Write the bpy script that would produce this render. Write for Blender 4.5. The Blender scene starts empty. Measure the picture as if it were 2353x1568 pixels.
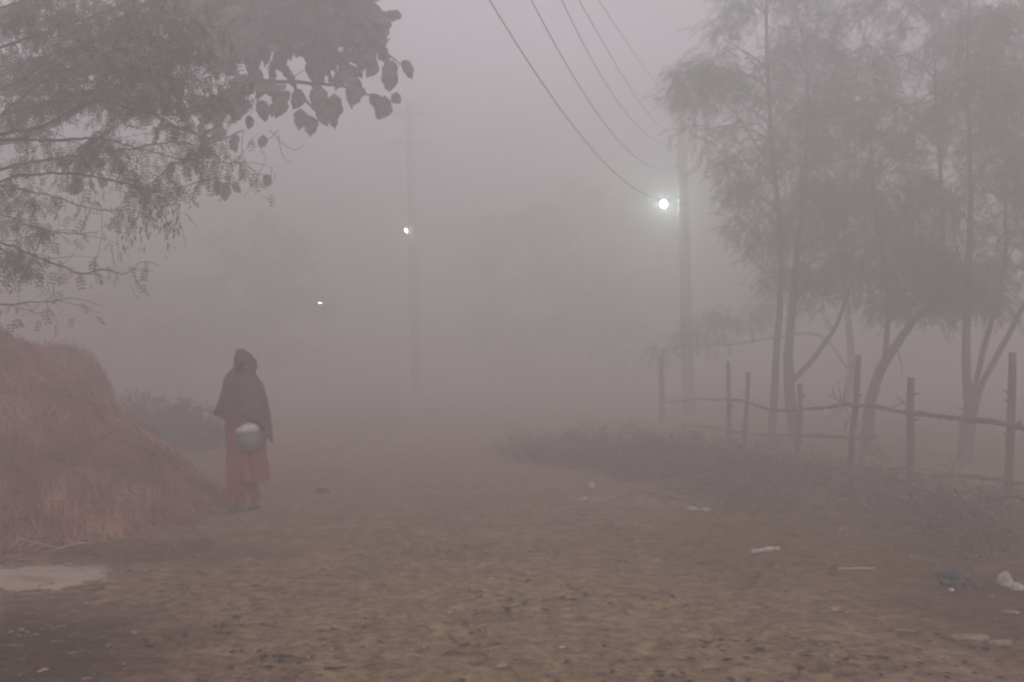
import bpy, bmesh, math, random
import numpy as np
from mathutils import Vector, Matrix, noise

scene = bpy.context.scene
COL = scene.collection
R = math.radians
rng = np.random.default_rng(11)
rnd = random.Random(5)

# ------------------------------------------------------------------ camera
F = 2288.0                      # focal length in pixels of a 2353 px wide picture (35 mm lens)
HORIZON = 820.0
CAM_Z = 1.5
PITCH = math.atan((HORIZON - 784.0) / F)
cam_data = bpy.data.cameras.new('camera')
cam_data.lens = 35.0
cam_data.sensor_width = 36.0
cam_data.clip_start = 0.05
cam_data.clip_end = 600.0
cam = bpy.data.objects.new('camera', cam_data)
COL.objects.link(cam)
cam.location = (0, 0, CAM_Z)
cam.rotation_euler = (R(90) + PITCH, 0, 0)
scene.camera = cam

# ------------------------------------------------------------------ sky
SUN_ELEV, SUN_ROT = R(24), R(160)
world = bpy.data.worlds.new('World')
scene.world = world
world.use_nodes = True
wn = world.node_tree
wn.nodes.clear()
sky = wn.nodes.new('ShaderNodeTexSky')
sky.sky_type = 'NISHITA'
sky.sun_disc = False
sky.sun_elevation = SUN_ELEV
sky.sun_rotation = SUN_ROT
sky.air_density = 1.0
sky.dust_density = 3.0
hs = wn.nodes.new('ShaderNodeHueSaturation')
hs.inputs['Saturation'].default_value = 0.12
tint = wn.nodes.new('ShaderNodeMix')
tint.data_type = 'RGBA'
tint.blend_type = 'MULTIPLY'
tint.inputs[0].default_value = 1.0
tint.inputs[7].default_value = (1.0, 0.966, 1.09, 1)
bg = wn.nodes.new('ShaderNodeBackground')
bg.inputs['Strength'].default_value = 0.15
wo = wn.nodes.new('ShaderNodeOutputWorld')
wn.links.new(sky.outputs[0], hs.inputs['Color'])
wn.links.new(hs.outputs[0], tint.inputs[6])
wn.links.new(tint.outputs[2], bg.inputs['Color'])
wn.links.new(bg.outputs[0], wo.inputs['Surface'])

sun_data = bpy.data.lights.new('sun', 'SUN')
sun_data.energy = 0.5
sun_data.angle = R(30)
sun_data.color = (1.0, 0.93, 0.88)
sun = bpy.data.objects.new('sun', sun_data)
COL.objects.link(sun)
sun.rotation_euler = (R(90) - SUN_ELEV, 0, R(180) - SUN_ROT)

scene.view_settings.view_transform = 'Standard'
scene.view_settings.look = 'None'
scene.view_settings.exposure = 0.88
scene.view_settings.gamma = 1.0
scene.cycles.volume_bounces = 3
scene.cycles.max_bounces = 8
scene.cycles.transparent_max_bounces = 8
scene.cycles.use_denoising = True
scene.cycles.use_adaptive_sampling = False
scene.cycles.filter_width = 2.3
HAZE_DENSITY = 0.084
HAZE_COLOR = (0.95, 0.9235, 0.888, 1)
HAZE_G = 0.55

# ------------------------------------------------------------------ helpers
cp, sp = math.cos(PITCH), math.sin(PITCH)

def P(px, py, Y):
    """real place of something seen at (px, py) and standing Y metres away"""
    dx, dz = (px - 1176.5) / F, -(py - 784.0) / F
    dy, dzz = cp - dz * sp, sp + dz * cp
    s = Y / dy
    return Vector((dx * s, Y, CAM_Z + dzz * s))

def tag(o, label=None, cat=None, group=None, kind=None):
    if label: o['label'] = label
    if cat: o['category'] = cat
    if group: o['group'] = group
    if kind: o['kind'] = kind
    return o

def empty(name, loc=(0, 0, 0)):
    o = bpy.data.objects.new(name, None)
    o.empty_display_size = 0.2
    COL.objects.link(o)
    o.location = loc
    return o

class MB:
    def __init__(self):
        self.v, self.f, self.n = [], [], 0
    def add(self, verts, faces):
        verts = np.asarray(verts, dtype=float).reshape(-1, 3)
        self.v.append(verts)
        for f in faces:
            self.f.append(tuple(int(i) + self.n for i in f))
        self.n += len(verts)
    def tube(self, pts, radii, sides=7, cap=True, rough=0.0):
        pts = [Vector(p) for p in pts]
        n = len(pts)
        vs, fs = [], []
        up = Vector((0.13, 0.21, 0.97))
        for i, p in enumerate(pts):
            t = (pts[min(i + 1, n - 1)] - pts[max(i - 1, 0)])
            t = t.normalized() if t.length > 1e-9 else Vector((0, 0, 1))
            a = t.cross(up)
            if a.length < 0.15:
                a = t.cross(Vector((1, 0.1, 0)))
            a.normalize()
            b = t.cross(a)
            for k in range(sides):
                an = 2 * math.pi * k / sides
                r = radii[i] * (1 + rough * (rnd.random() - .5))
                vs.append(p + (a * math.cos(an) + b * math.sin(an)) * r)
        for i in range(n - 1):
            for k in range(sides):
                k2 = (k + 1) % sides
                fs.append((i * sides + k, i * sides + k2, (i + 1) * sides + k2, (i + 1) * sides + k))
        if cap:
            fs.append(tuple(range(sides))[::-1])
            fs.append(tuple(range((n - 1) * sides, n * sides)))
        self.add(vs, fs)
    def build(self, name, mat, parent=None, smooth=True, loc=None):
        me = bpy.data.meshes.new(name)
        V = np.concatenate(self.v) if self.v else np.zeros((0, 3))
        if loc is not None:
            V = V - np.array(loc)
        me.from_pydata(V.tolist(), [], self.f)
        me.update()
        if smooth:
            me.polygons.foreach_set('use_smooth', [True] * len(me.polygons))
        me.materials.append(mat)
        o = bpy.data.objects.new(name, me)
        COL.objects.link(o)
        if parent: o.parent = parent
        if loc is not None: o.location = loc
        return o

def quads_object(name, V, nper, mat, parent=None, loc=None, smooth=False):
    """V: (N*nper, 3) vertices, every nper of them one face"""
    V = np.asarray(V, dtype=np.float32).reshape(-1, 3)
    if loc is not None: V = V - np.array(loc, dtype=np.float32)
    nf = len(V) // nper
    me = bpy.data.meshes.new(name)
    me.vertices.add(len(V))
    me.vertices.foreach_set('co', V.ravel())
    me.loops.add(len(V))
    me.loops.foreach_set('vertex_index', np.arange(len(V), dtype=np.int32))
    me.polygons.add(nf)
    me.polygons.foreach_set('loop_start', np.arange(nf, dtype=np.int32) * nper)
    me.update(calc_edges=True)
    me.materials.append(mat)
    o = bpy.data.objects.new(name, me)
    COL.objects.link(o)
    if parent: o.parent = parent
    if loc is not None: o.location = loc
    return o

def smooth_path(pts, sub=5, jit=0.0):
    pts = [Vector(p) for p in pts]
    out = []
    n = len(pts)
    for i in range(n - 1):
        p0, p1, p2, p3 = pts[max(i - 1, 0)], pts[i], pts[i + 1], pts[min(i + 2, n - 1)]
        for s in range(sub):
            t = s / sub
            q = 0.5 * ((2 * p1) + (p2 - p0) * t + (2 * p0 - 5 * p1 + 4 * p2 - p3) * t * t + (-p0 + 3 * p1 - 3 * p2 + p3) * t ** 3)
            if jit: q = q + Vector((rnd.uniform(-jit, jit), rnd.uniform(-jit, jit), rnd.uniform(-jit, jit)))
            out.append(q)
    out.append(pts[-1].copy())
    return out

def lerp_list(a, b, n, p=1.0):
    return [a + (b - a) * (i / (n - 1)) ** p for i in range(n)]

# ------------------------------------------------------------------ materials
def mat(name, c1, c2=None, scale=8.0, rough=0.9, detail=6, bump=0.0, c3=None, stretch=None, metallic=0.0, spec=0.2, rand=0.0):
    m = bpy.data.materials.new(name)
    m.use_nodes = True
    nt = m.node_tree
    b = nt.nodes['Principled BSDF']
    b.inputs['Roughness'].default_value = rough
    b.inputs['Metallic'].default_value = metallic
    b.inputs['Specular IOR Level'].default_value = spec
    c2 = c2 or tuple(x * 0.6 for x in c1)
    tc = nt.nodes.new('ShaderNodeTexCoord')
    mp = nt.nodes.new('ShaderNodeMapping')
    if stretch: mp.inputs['Scale'].default_value = stretch
    nz = nt.nodes.new('ShaderNodeTexNoise')
    nz.inputs['Scale'].default_value = scale
    nz.inputs['Detail'].default_value = detail
    cr = nt.nodes.new('ShaderNodeValToRGB')
    cr.color_ramp.elements[0].position = 0.32
    cr.color_ramp.elements[1].position = 0.68
    cr.color_ramp.elements[0].color = (*c2, 1)
    cr.color_ramp.elements[1].color = (*c1, 1)
    if c3:
        e = cr.color_ramp.elements.new(0.5)
        e.color = (*c3, 1)
    nt.links.new(tc.outputs['Object'], mp.inputs[0])
    nt.links.new(mp.outputs[0], nz.inputs['Vector'])
    nt.links.new(nz.outputs['Fac'], cr.inputs[0])
    col = cr.outputs[0]
    if rand:
        gi = nt.nodes.new('ShaderNodeNewGeometry')
        mr = nt.nodes.new('ShaderNodeMapRange')
        mr.inputs[3].default_value = 1 - rand
        mr.inputs[4].default_value = 1 + rand
        mx = nt.nodes.new('ShaderNodeVectorMath'); mx.operation = 'SCALE'
        nt.links.new(gi.outputs['Random Per Island'], mr.inputs[0])
        nt.links.new(col, mx.inputs[0])
        nt.links.new(mr.outputs[0], mx.inputs['Scale'])
        col = mx.outputs[0]
    nt.links.new(col, b.inputs['Base Color'])
    if bump:
        bp = nt.nodes.new('ShaderNodeBump')
        bp.inputs['Strength'].default_value = bump
        bp.inputs['Distance'].default_value = 0.02
        nt.links.new(nz.outputs['Fac'], bp.inputs['Height'])
        nt.links.new(bp.outputs[0], b.inputs['Normal'])
    return m

def emit(name, color, strength):
    m = bpy.data.materials.new(name)
    m.use_nodes = True
    b = m.node_tree.nodes['Principled BSDF']
    b.inputs['Base Color'].default_value = (0.9, 0.9, 0.9, 1)
    b.inputs['Emission Color'].default_value = (*color, 1)
    b.inputs['Emission Strength'].default_value = strength
    return m

M = {}
M['bark'] = mat('bark', (0.15, 0.12, 0.105), (0.08, 0.065, 0.06), 14, bump=0.6, stretch=(1, 1, .25))
M['bark_dark'] = mat('bark_dark', (0.035, 0.026, 0.024), (0.02, 0.016, 0.015), 20, bump=0.5)
M['leaf_fine'] = mat('leaf_fine', (0.13, 0.135, 0.07), (0.06, 0.07, 0.045), 3, c3=(0.12, 0.10, 0.06), rand=0.35)
M['leaf_broad'] = mat('leaf_broad', (0.072, 0.066, 0.064), (0.048, 0.045, 0.045), 3, c3=(0.075, 0.06, 0.055), rand=0.25)
M['leaf_right'] = mat('leaf_right', (0.115, 0.175, 0.105), (0.065, 0.11, 0.072), 1.2, rand=0.4)
M['leaf_far'] = mat('leaf_far', (0.05, 0.055, 0.04), (0.03, 0.035, 0.03), 1.2, rand=0.3)
M['wood_post'] = mat('wood_post', (0.17, 0.14, 0.125), (0.07, 0.058, 0.054), 18, bump=0.5, stretch=(1, 1, .2))
M['wood_rail'] = mat('wood_rail', (0.17, 0.14, 0.115), (0.07, 0.055, 0.045), 16, bump=0.5, stretch=(.3, .3, 1))
M['concrete'] = mat('concrete', (0.36, 0.34, 0.335), (0.25, 0.24, 0.24), 6, bump=0.3)
M['metal_dark'] = mat('metal_dark', (0.07, 0.07, 0.07), (0.04, 0.04, 0.04), 12, rough=0.6, metallic=0.4)
M['porcelain'] = mat('porcelain', (0.35, 0.3, 0.28), (0.25, 0.2, 0.2), 12, rough=0.35, spec=0.5)
M['wire'] = mat('wire', (0.035, 0.032, 0.034), (0.02, 0.02, 0.02), 3, rough=0.6)
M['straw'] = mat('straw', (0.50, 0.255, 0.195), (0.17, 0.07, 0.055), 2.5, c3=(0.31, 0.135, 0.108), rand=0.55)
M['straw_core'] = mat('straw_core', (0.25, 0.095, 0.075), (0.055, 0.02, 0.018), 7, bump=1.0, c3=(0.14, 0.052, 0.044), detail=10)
M['twig'] = mat('twig', (0.24, 0.185, 0.16), (0.08, 0.06, 0.054), 6, rand=0.5)
M['scrub_leaf'] = mat('scrub_leaf', (0.22, 0.19, 0.14), (0.09, 0.085, 0.07), 4, c3=(0.22, 0.13, 0.105), rand=0.5)
M['dead_leaf'] = mat('dead_leaf', (0.36, 0.23, 0.19), (0.12, 0.07, 0.055), 7, rand=0.6)
M['bush_leaf'] = mat('bush_leaf', (0.045, 0.065, 0.04), (0.025, 0.035, 0.025), 4, rand=0.35)
M['litter_dark'] = mat('litter_dark', (0.05, 0.028, 0.02), (0.012, 0.008, 0.006), 9, rand=0.5)
M['litter_pale'] = mat('litter_pale', (0.42, 0.33, 0.27), (0.2, 0.16, 0.13), 9, rand=0.4)
M['stone'] = mat('stone', (0.33, 0.255, 0.21), (0.2, 0.15, 0.12), 9)
M['white_plastic'] = mat('white_plastic', (0.62, 0.57, 0.54), (0.30, 0.27, 0.25), 14, rough=0.5, spec=0.4)
M['pale_wood'] = mat('pale_wood', (0.55, 0.46, 0.38), (0.32, 0.26, 0.2), 14, rough=0.8)
M['black_plastic'] = mat('black_plastic', (0.035, 0.04, 0.045), (0.015, 0.017, 0.02), 12, rough=0.35, spec=0.5)
M['shawl'] = mat('shawl', (0.13, 0.058, 0.054), (0.045, 0.03, 0.03), 5, c3=(0.08, 0.045, 0.042), detail=8, bump=0.3)
M['hem'] = mat('hem', (0.03, 0.025, 0.028), (0.02, 0.016, 0.018), 20)
M['tunic'] = mat('tunic', (0.33, 0.055, 0.07), (0.2, 0.03, 0.045), 7, bump=0.3)
M['trousers'] = mat('trousers', (0.40, 0.06, 0.072), (0.26, 0.04, 0.05), 9, bump=0.3)
M['skin'] = mat('skin', (0.11, 0.06, 0.04), (0.09, 0.048, 0.033), 8, rough=0.6, spec=0.35)
M['hair'] = mat('hair', (0.012, 0.010, 0.010), (0.006, 0.005, 0.005), 30, rough=0.5)
M['eye'] = mat('eye', (0.03, 0.02, 0.018), (0.02, 0.015, 0.012), 30, rough=0.2)
M['sandal'] = mat('sandal', (0.03, 0.02, 0.018), (0.025, 0.02, 0.018), 20)
M['pot'] = mat('pot', (0.16, 0.165, 0.15), (0.09, 0.095, 0.085), 9, rough=0.6, metallic=0.25, spec=0.35)
M['pale_cloth'] = mat('pale_cloth', (0.62, 0.60, 0.58), (0.45, 0.44, 0.43), 12, bump=.3)
M['sand'] = mat('sand', (0.46, 0.355, 0.295), (0.28, 0.20, 0.16), 6, c3=(0.40, 0.30, 0.245), bump=0.4, detail=9)

def ground_material():
    m = bpy.data.materials.new('dirt')
    m.use_nodes = True
    nt = m.node_tree
    L = nt.links.new
    b = nt.nodes['Principled BSDF']
    b.inputs['Roughness'].default_value = 0.95
    b.inputs['Specular IOR Level'].default_value = 0.15
    tc = nt.nodes.new('ShaderNodeTexCoord')
    def noise_(scale, detail=8, stretch=(1, 1, 1), rough=0.6):
        mp = nt.nodes.new('ShaderNodeMapping')
        mp.inputs['Scale'].default_value = stretch
        n = nt.nodes.new('ShaderNodeTexNoise')
        n.inputs['Scale'].default_value = scale
        n.inputs['Detail'].default_value = detail
        n.inputs['Roughness'].default_value = rough
        L(tc.outputs['Object'], mp.inputs[0]); L(mp.outputs[0], n.inputs['Vector'])
        return n.outputs['Fac']
    def ramp(fac, p0, c0, p1, c1):
        r = nt.nodes.new('ShaderNodeValToRGB')
        e = r.color_ramp.elements
        e[0].position, e[1].position = p0, p1
        e[0].color, e[1].color = (*c0, 1), (*c1, 1)
        L(fac, r.inputs[0])
        return r.outputs[0]
    def mix(f, a, c, mode='MIX'):
        x = nt.nodes.new('ShaderNodeMix'); x.data_type = 'RGBA'; x.blend_type = mode
        if isinstance(f, (int, float)): x.inputs[0].default_value = f
        else: L(f, x.inputs[0])
        for s, val in ((6, a), (7, c)):
            if isinstance(val, tuple): x.inputs[s].default_value = (*val, 1)
            else: L(val, x.inputs[s])
        return x.outputs[2]
    W = (1, 1, 1); K = (0, 0, 0)
    def spot(cx, cy, rx, ry, soft=0.5, amp=0.9):
        """earth of another colour round a place on the ground, ragged at its edge"""
        mp = nt.nodes.new('ShaderNodeMapping')
        mp.vector_type = 'POINT'
        mp.inputs['Location'].default_value = (-cx / rx, -cy / ry, 0)
        mp.inputs['Scale'].default_value = (1 / rx, 1 / ry, 0)
        L(tc.outputs['Object'], mp.inputs[0])
        ln = nt.nodes.new('ShaderNodeVectorMath'); ln.operation = 'LENGTH'
        L(mp.outputs[0], ln.inputs[0])
        ad = nt.nodes.new('ShaderNodeMath'); ad.operation = 'MULTIPLY_ADD'
        L(noise_(2.2, 9, (1, 1, 1), .65), ad.inputs[0]); ad.inputs[1].default_value = amp
        L(ln.outputs['Value'], ad.inputs[2])
        mr = nt.nodes.new('ShaderNodeMapRange')
        mr.interpolation_type = 'SMOOTHSTEP'
        mr.inputs[1].default_value = 1 + amp * .5 - soft; mr.inputs[2].default_value = 1 + amp * .5 + soft
        mr.inputs[3].default_value = 1; mr.inputs[4].default_value = 0
        L(ad.outputs[0], mr.inputs[0])
        return mr.outputs[0]
    base = ramp(noise_(1.1, 10), 0.3, (0.24, 0.142, 0.098), 0.7, (0.35, 0.224, 0.152))
    base = mix(spot(0.15, 5.2, 1.5, 2.2), base, (0.33, 0.222, 0.128))
    base = mix(spot(2.9, 8.2, 1.9, 1.6), base, (0.21, 0.125, 0.05))
    base = mix(spot(3.4, 6.0, 1.1, 1.2), base, (0.13, 0.075, 0.038))
    base = mix(spot(-2.75, 4.9, .95, 1.05), base, (0.075, 0.043, 0.024))
    base = mix(spot(-2.9, 7.7, 1.1, .4), base, (0.16, 0.09, 0.062))
    fine = ramp(noise_(11, 10, (1, 1, 1), .72), 0.36, (0.25, 0.23, 0.22), 0.58, (1.35, 1.35, 1.35))
    base = mix(0.85, base, fine, 'MULTIPLY')
    base = mix(0.8, base, ramp(noise_(3.4, 7, (1, 1, 1), .7), 0.36, (0.62, 0.56, 0.54), 0.60, (1.18, 1.2, 1.2)), 'MULTIPLY')
    vor = nt.nodes.new('ShaderNodeTexVoronoi')
    vor.inputs['Scale'].default_value = 16
    L(tc.outputs['Object'], vor.inputs['Vector'])
    dots = ramp(vor.outputs['Distance'], 0.12, (0.30, 0.27, 0.25), 0.28, W)
    base = mix(ramp(noise_(2.4, 5), .45, K, .6, W), base, mix(1.0, base, dots, 'MULTIPLY'))
    L(base, b.inputs['Base Color'])
    bp = nt.nodes.new('ShaderNodeBump')
    bp.inputs['Strength'].default_value = 1.0
    bp.inputs['Distance'].default_value = 0.06
    L(noise_(9, 10, (1, 1, 1), .7), bp.inputs['Height'])
    L(bp.outputs[0], b.inputs['Normal'])
    return m
M['dirt'] = ground_material()

# ------------------------------------------------------------------ ground
def bank(x, y):
    """low bank under the fence"""
    edge = 2.3 + (9.5 - y) * 0.42 if y < 9.5 else 2.3 - (y - 9.5) * 0.30
    t = min(max((x - edge) / 1.2, 0), 1)
    return 0.10 * t * t * (3 - 2 * t)

def ground_z(x, y):
    far = max(0.0, 1 - math.hypot(x, y) / 40)
    z = (noise.noise(Vector((x * .5, y * .5, 0))) * 0.025 + noise.noise(Vector((x * 2.1, y * 2.1, 3))) * 0.018
         + noise.noise(Vector((x * 7, y * 7, 8))) * 0.012 + noise.noise(Vector((x * 17, y * 17, 5))) * 0.005) * far
    return z + bank(x, y)

def build_ground():
    xs = sorted(set([-150, -100, -60, -35, -22, -15] + [round(-10 + .12 * i, 3) for i in range(50)] + [round(-4 + .045 * i, 4) for i in range(178)] + [round(4.05 + .12 * i, 3) for i in range(50)] + [15, 22, 35, 60, 100, 150]))
    ys = sorted(set([-60, -25, -10, -3, 0, 2] + [round(3 + .045 * i, 3) for i in range(120)] + [round(8.4 + .09 * i, 3) for i in range(82)] + [16.5, 18, 20, 23, 28, 36, 50, 80, 120, 150]))
    V = [(x, y, ground_z(x, y)) for y in ys for x in xs]
    nx = len(xs)
    Fc = [(j * nx + i, j * nx + i + 1, (j + 1) * nx + i + 1, (j + 1) * nx + i) for j in range(len(ys) - 1) for i in range(nx - 1)]
    mb = MB(); mb.add(V, Fc)
    o = mb.build('ground', M['dirt'])
    tag(o, 'trodden brown dirt of the village lane', 'ground', kind='structure')
build_ground()

# pale sandy patch, a low spread lying on the dirt
def build_sand():
    mb = MB()
    c = P(60, 1331, 6.72)
    n, rings = 200, 9
    vs = []; fs = []
    for r in range(rings + 1):
        for k in range(n):
            a = 2 * math.pi * k / n
            rr = r / rings
            wob = 1 + 0.14 * noise.noise(Vector((math.cos(a) * 2, math.sin(a) * 2, 4))) + (0.16 * noise.noise(Vector((math.cos(a) * 6, math.sin(a) * 6, 1))) + .12 * noise.noise(Vector((math.cos(a) * 19, math.sin(a) * 19, 1)))) * rr
            x = c.x + math.cos(a) * 0.57 * rr * wob
            y = 6.72 + math.sin(a) * 0.40 * rr * wob
            h = 0.022 * (1 - rr ** 2) + 0.004 * noise.noise(Vector((x * 9, y * 9, 0))) - (0.02 if r == rings else 0)
            vs.append((x, y, ground_z(x, y) + h + .006))
    for r in range(rings):
        for k in range(n):
            k2 = (k + 1) % n
            fs.append((r * n + k, r * n + k2, (r + 1) * n + k2, (r + 1) * n + k))
    mb.add(vs, fs)
    o = mb.build('sand_patch', M['sand'])
    tag(o, 'pale sand spread on the dirt in front of the straw heap', 'sand', kind='structure')
build_sand()

# ------------------------------------------------------------------ litter on the ground
def bits(name, n, region, size, mt, flat=0.35, label=None, cat=None, seed=1):
    g = np.random.default_rng(seed)
    out = []
    k = 0
    while k < n:
        x, y = region(g)
        if x is None: continue
        s = size[0] + (size[1] - size[0]) * g.random() ** 2.5
        a = g.random() * 6.283
        el = 0.35 + 0.65 * g.random()
        z = ground_z(x, y) + 0.003
        ca, sa = math.cos(a), math.sin(a)
        tilt = g.normal(0, flat)
        pts = []
        for (u, v) in ((1, 0), (.35, .8), (-.6, .6), (-1, -.1), (-.2, -.8), (.6, -.5)):
            u *= s * (0.8 + .4 * g.random()); v *= s * el * (.8 + .4 * g.random())
            pts.append((x + u * ca - v * sa, y + u * sa + v * ca, z + abs(v * tilt) + abs(u) * .15 + g.random() * s * .25))
        out += pts
        k += 1
    o = quads_object(name, out, 6, mt)
    return tag(o, label, cat, kind='stuff')

def reg_lane(g):
    y = 3.8 + 9 * g.random() ** 1.3
    x = g.normal(0, 2.6)
    k_ = noise.noise(Vector((x * .9, y * .9, 7))) + .7 * noise.noise(Vector((x * 2.6, y * 2.6, 2)))
    if g.random() > max(.04, .30 + 1.5 * k_): return None, None
    return x, y
bits('leaf_litter', 4600, reg_lane, (0.005, 0.034), M['litter_dark'], label='dark leaf scraps and crumbs scattered on the dirt lane', cat='leaf litter', seed=3)
def reg_pale(g):
    y = 3.9 + 6 * g.random(); x = g.normal(.9, 1.9)
    if x < -1.5: return None, None
    return x, y
bits('stone_chips', 900, reg_pale, (0.007, 0.034), M['litter_pale'], flat=.2, label='pale stone chips and dry scraps scattered on the dirt lane', cat='stone chips', seed=4)
def reg_edge(g):
    y = 5.5 + 8 * g.random(); x = 2.6 + (9.5 - y) * (.35 if y < 9.5 else .3) + g.normal(.5, .55); return x, y
bits('dead_leaves', 3600, reg_edge, (0.008, 0.038), M['dead_leaf'], flat=.7, label='curled brown dead leaves along the foot of the brush', cat='dead leaves', seed=5)
def reg_sand(g):
    a = g.random() * 6.283; rr = g.normal(1.0, .09)
    c = P(60, 1331, 6.72)
    return c.x + math.cos(a) * .57 * rr, 6.72 + math.sin(a) * .40 * rr
bits('sand_crumbs', 900, reg_sand, (0.006, 0.026), M['sand'], flat=.2, label='pale sand crumbs strewn round the edge of the sand patch', cat='sand', seed=16)
def reg_left(g):
    y = 4.0 + 4.2 * g.random(); x = -2.2 - .15 * (y - 4) + g.normal(-.7, .7); return x, y
bits('chaff', 2600, reg_left, (0.006, 0.03), M['dead_leaf'], flat=.4, label='reddish chaff and crumbled straw on the dark earth', cat='chaff', seed=6)

# dark trodden straws and sticks lying on the lane
def sticks(name, spots, mt, r, label, cat, group):
    for i, (x0, y0, x1, y1) in enumerate(spots):
        Ya = CAM_Z * F / (y0 - HORIZON); Yb = CAM_Z * F / (y1 - HORIZON)
        a, b = P(x0, y0, Ya), P(x1, y1, Yb)
        a.z = ground_z(a.x, a.y) + r; b.z = ground_z(b.x, b.y) + r
        m_ = (a + b) / 2 + Vector((rnd.uniform(-.02, .02), rnd.uniform(-.02, .02), r * .6))
        mb = MB(); mb.tube(smooth_path([a, m_, b], 5, 0.002), lerp_list(r, r * .5, 11), 6)
        o = mb.build(name, mt, loc=tuple(a))
        tag(o, label[i], cat, group)
sticks('stick', [(625, 1508, 700, 1516), (745, 1537, 795, 1531), (600, 1432, 640, 1440)], M['litter_dark'], 0.007,
       ['thin dark stick at the bottom of the picture, longest of the sticks on the lane',
        'short thick dark stick nearest the camera on the pale dirt',
        'short dark stick farthest from the camera, left on the pale dirt'], 'stick', 'dark sticks lying on the lane')

# ------------------------------------------------------------------ straw heaps
def heap(name, cx, cy, rx, ry, h, p, n_straw, label, seed, lo=0.04, hi=0.16):
    root = empty(name, (cx, cy, 0))
    tag(root, label, 'straw heap', 'straw heaps')
    def H(x, y):
        r = math.hypot((x - cx) / rx, (y - cy) / ry)
        a = math.atan2(y - cy, x - cx)
        r *= 1 + .07 * noise.noise(Vector((math.cos(a) * 1.7, math.sin(a) * 1.7, seed)))
        if r >= 1: return -0.05
        return h * (1 - r ** p) + 0.07 * noise.noise(Vector((x * 1.7, y * 1.7, seed))) + 0.035 * noise.noise(Vector((x * 5, y * 5, seed)))
    n, rings = 90, 40
    vs, fs = [], []
    for r in range(rings + 1):
        for k in range(n):
            a = 2 * math.pi * k / n
            rr = (r / rings) * 1.06
            x, y = cx + math.cos(a) * rx * rr, cy + math.sin(a) * ry * rr
            vs.append((x, y, H(x, y) + (.0)))
    for r in range(rings):
        for k in range(n):
            k2 = (k + 1) % n
            fs.append((r * n + k, r * n + k2, (r + 1) * n + k2, (r + 1) * n + k))
    mb = MB(); mb.add(vs, fs)
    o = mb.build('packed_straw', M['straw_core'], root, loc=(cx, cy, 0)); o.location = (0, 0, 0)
    g = np.random.default_rng(seed)
    quads = []
    for i in range(n_straw):
        a = g.random() * 2 * math.pi
        rr = math.sqrt(g.random()) * 1.04 if g.random() < .93 else 1 + abs(g.normal(0, .10))
        x, y = cx + math.cos(a) * rx * rr, cy + math.sin(a) * ry * rr
        if y > cy + ry * .45: continue
        if rr > 1 and x > -3.3: continue
        if x > -3.2: L_max = .16
        else: L_max = 9
        L = min(lo + (hi - lo) * g.random() ** 1.5, L_max)
        # mostly down the slope, some across
        ex, ey = (H(x + .05, y) - H(x - .05, y)) / .1, (H(x, y + .05) - H(x, y - .05)) / .1
        d = math.atan2(-ey, -ex) + g.normal(0, .95)
        w = 0.0022 + .0045 * g.random() ** 2.5
        lift = .012 + .10 * g.random() ** 4
        pts = []
        bend = g.normal(0, .35)
        seg = 3
        px_, py_ = x, y
        for s in range(seg + 1):
            t = s / seg
            pts.append(Vector((px_, py_, max(H(px_, py_), -0.0 + ground_z(px_, py_)) + lift * math.sin(math.pi * min(t + .15, 1)) + .006)))
            px_ += math.cos(d + bend * t) * L / seg; py_ += math.sin(d + bend * t) * L / seg
        side = Vector((-math.sin(d), math.cos(d), g.normal(0, .6))).normalized() * w
        for s in range(seg):
            quads += [pts[s] - side, pts[s + 1] - side * (1 - .3 * (s + 1) / seg), pts[s + 1] + side * (1 - .3 * (s + 1) / seg), pts[s] + side]
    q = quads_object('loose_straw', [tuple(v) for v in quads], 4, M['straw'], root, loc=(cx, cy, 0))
    q.location = (0, 0, 0)
    q['kind'] = 'stuff'
    return root
heap('straw_heap', -5.6, 9.9, 2.76, 2.6, 2.02, 1.12, 34000, 'large reddish straw heap at the left edge, sloping down towards the walking woman', 2, .10, .55)
heap('straw_heap', -5.55, 12.0, 1.05, 1.0, 1.62, 2.6, 5000, 'smaller steep rounded straw heap showing over the slope of the larger one', 9, .08, .4)

# ------------------------------------------------------------------ leafy things
def frond_template(n_pairs=9, length=0.26, leaf=0.045, width=0.013, droop=0.5):
    """a feathery compound leaf: pairs of leaflets along a drooping rib"""
    Q = []
    for i in range(n_pairs):
        t = (i + .6) / n_pairs
        x = length * t
        z = -droop * length * t * t
        l = leaf * (1 - .35 * abs(t - .45))
        for s in (-1, 1):
            a = Vector((x, 0, z))
            tip = a + Vector((l * .45, s * l * .9, -l * .25))
            mid = (a + tip) / 2
            dr = (tip - a).normalized()
            pr = Vector((dr.y, -dr.x, .2)).normalized() * width * .5
            Q += [a, mid + pr, tip, mid - pr]
    # the rib
    for i in range(3):
        t0, t1 = i / 3, (i + 1) / 3
        a = Vector((length * t0, 0, -droop * length * t0 * t0)); b = Vector((length * t1, 0, -droop * length * t1 * t1))
        w = Vector((0, .0014, 0))
        Q += [a - w, b - w, b + w, a + w]
    return np.array([tuple(q) for q in Q])

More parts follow.
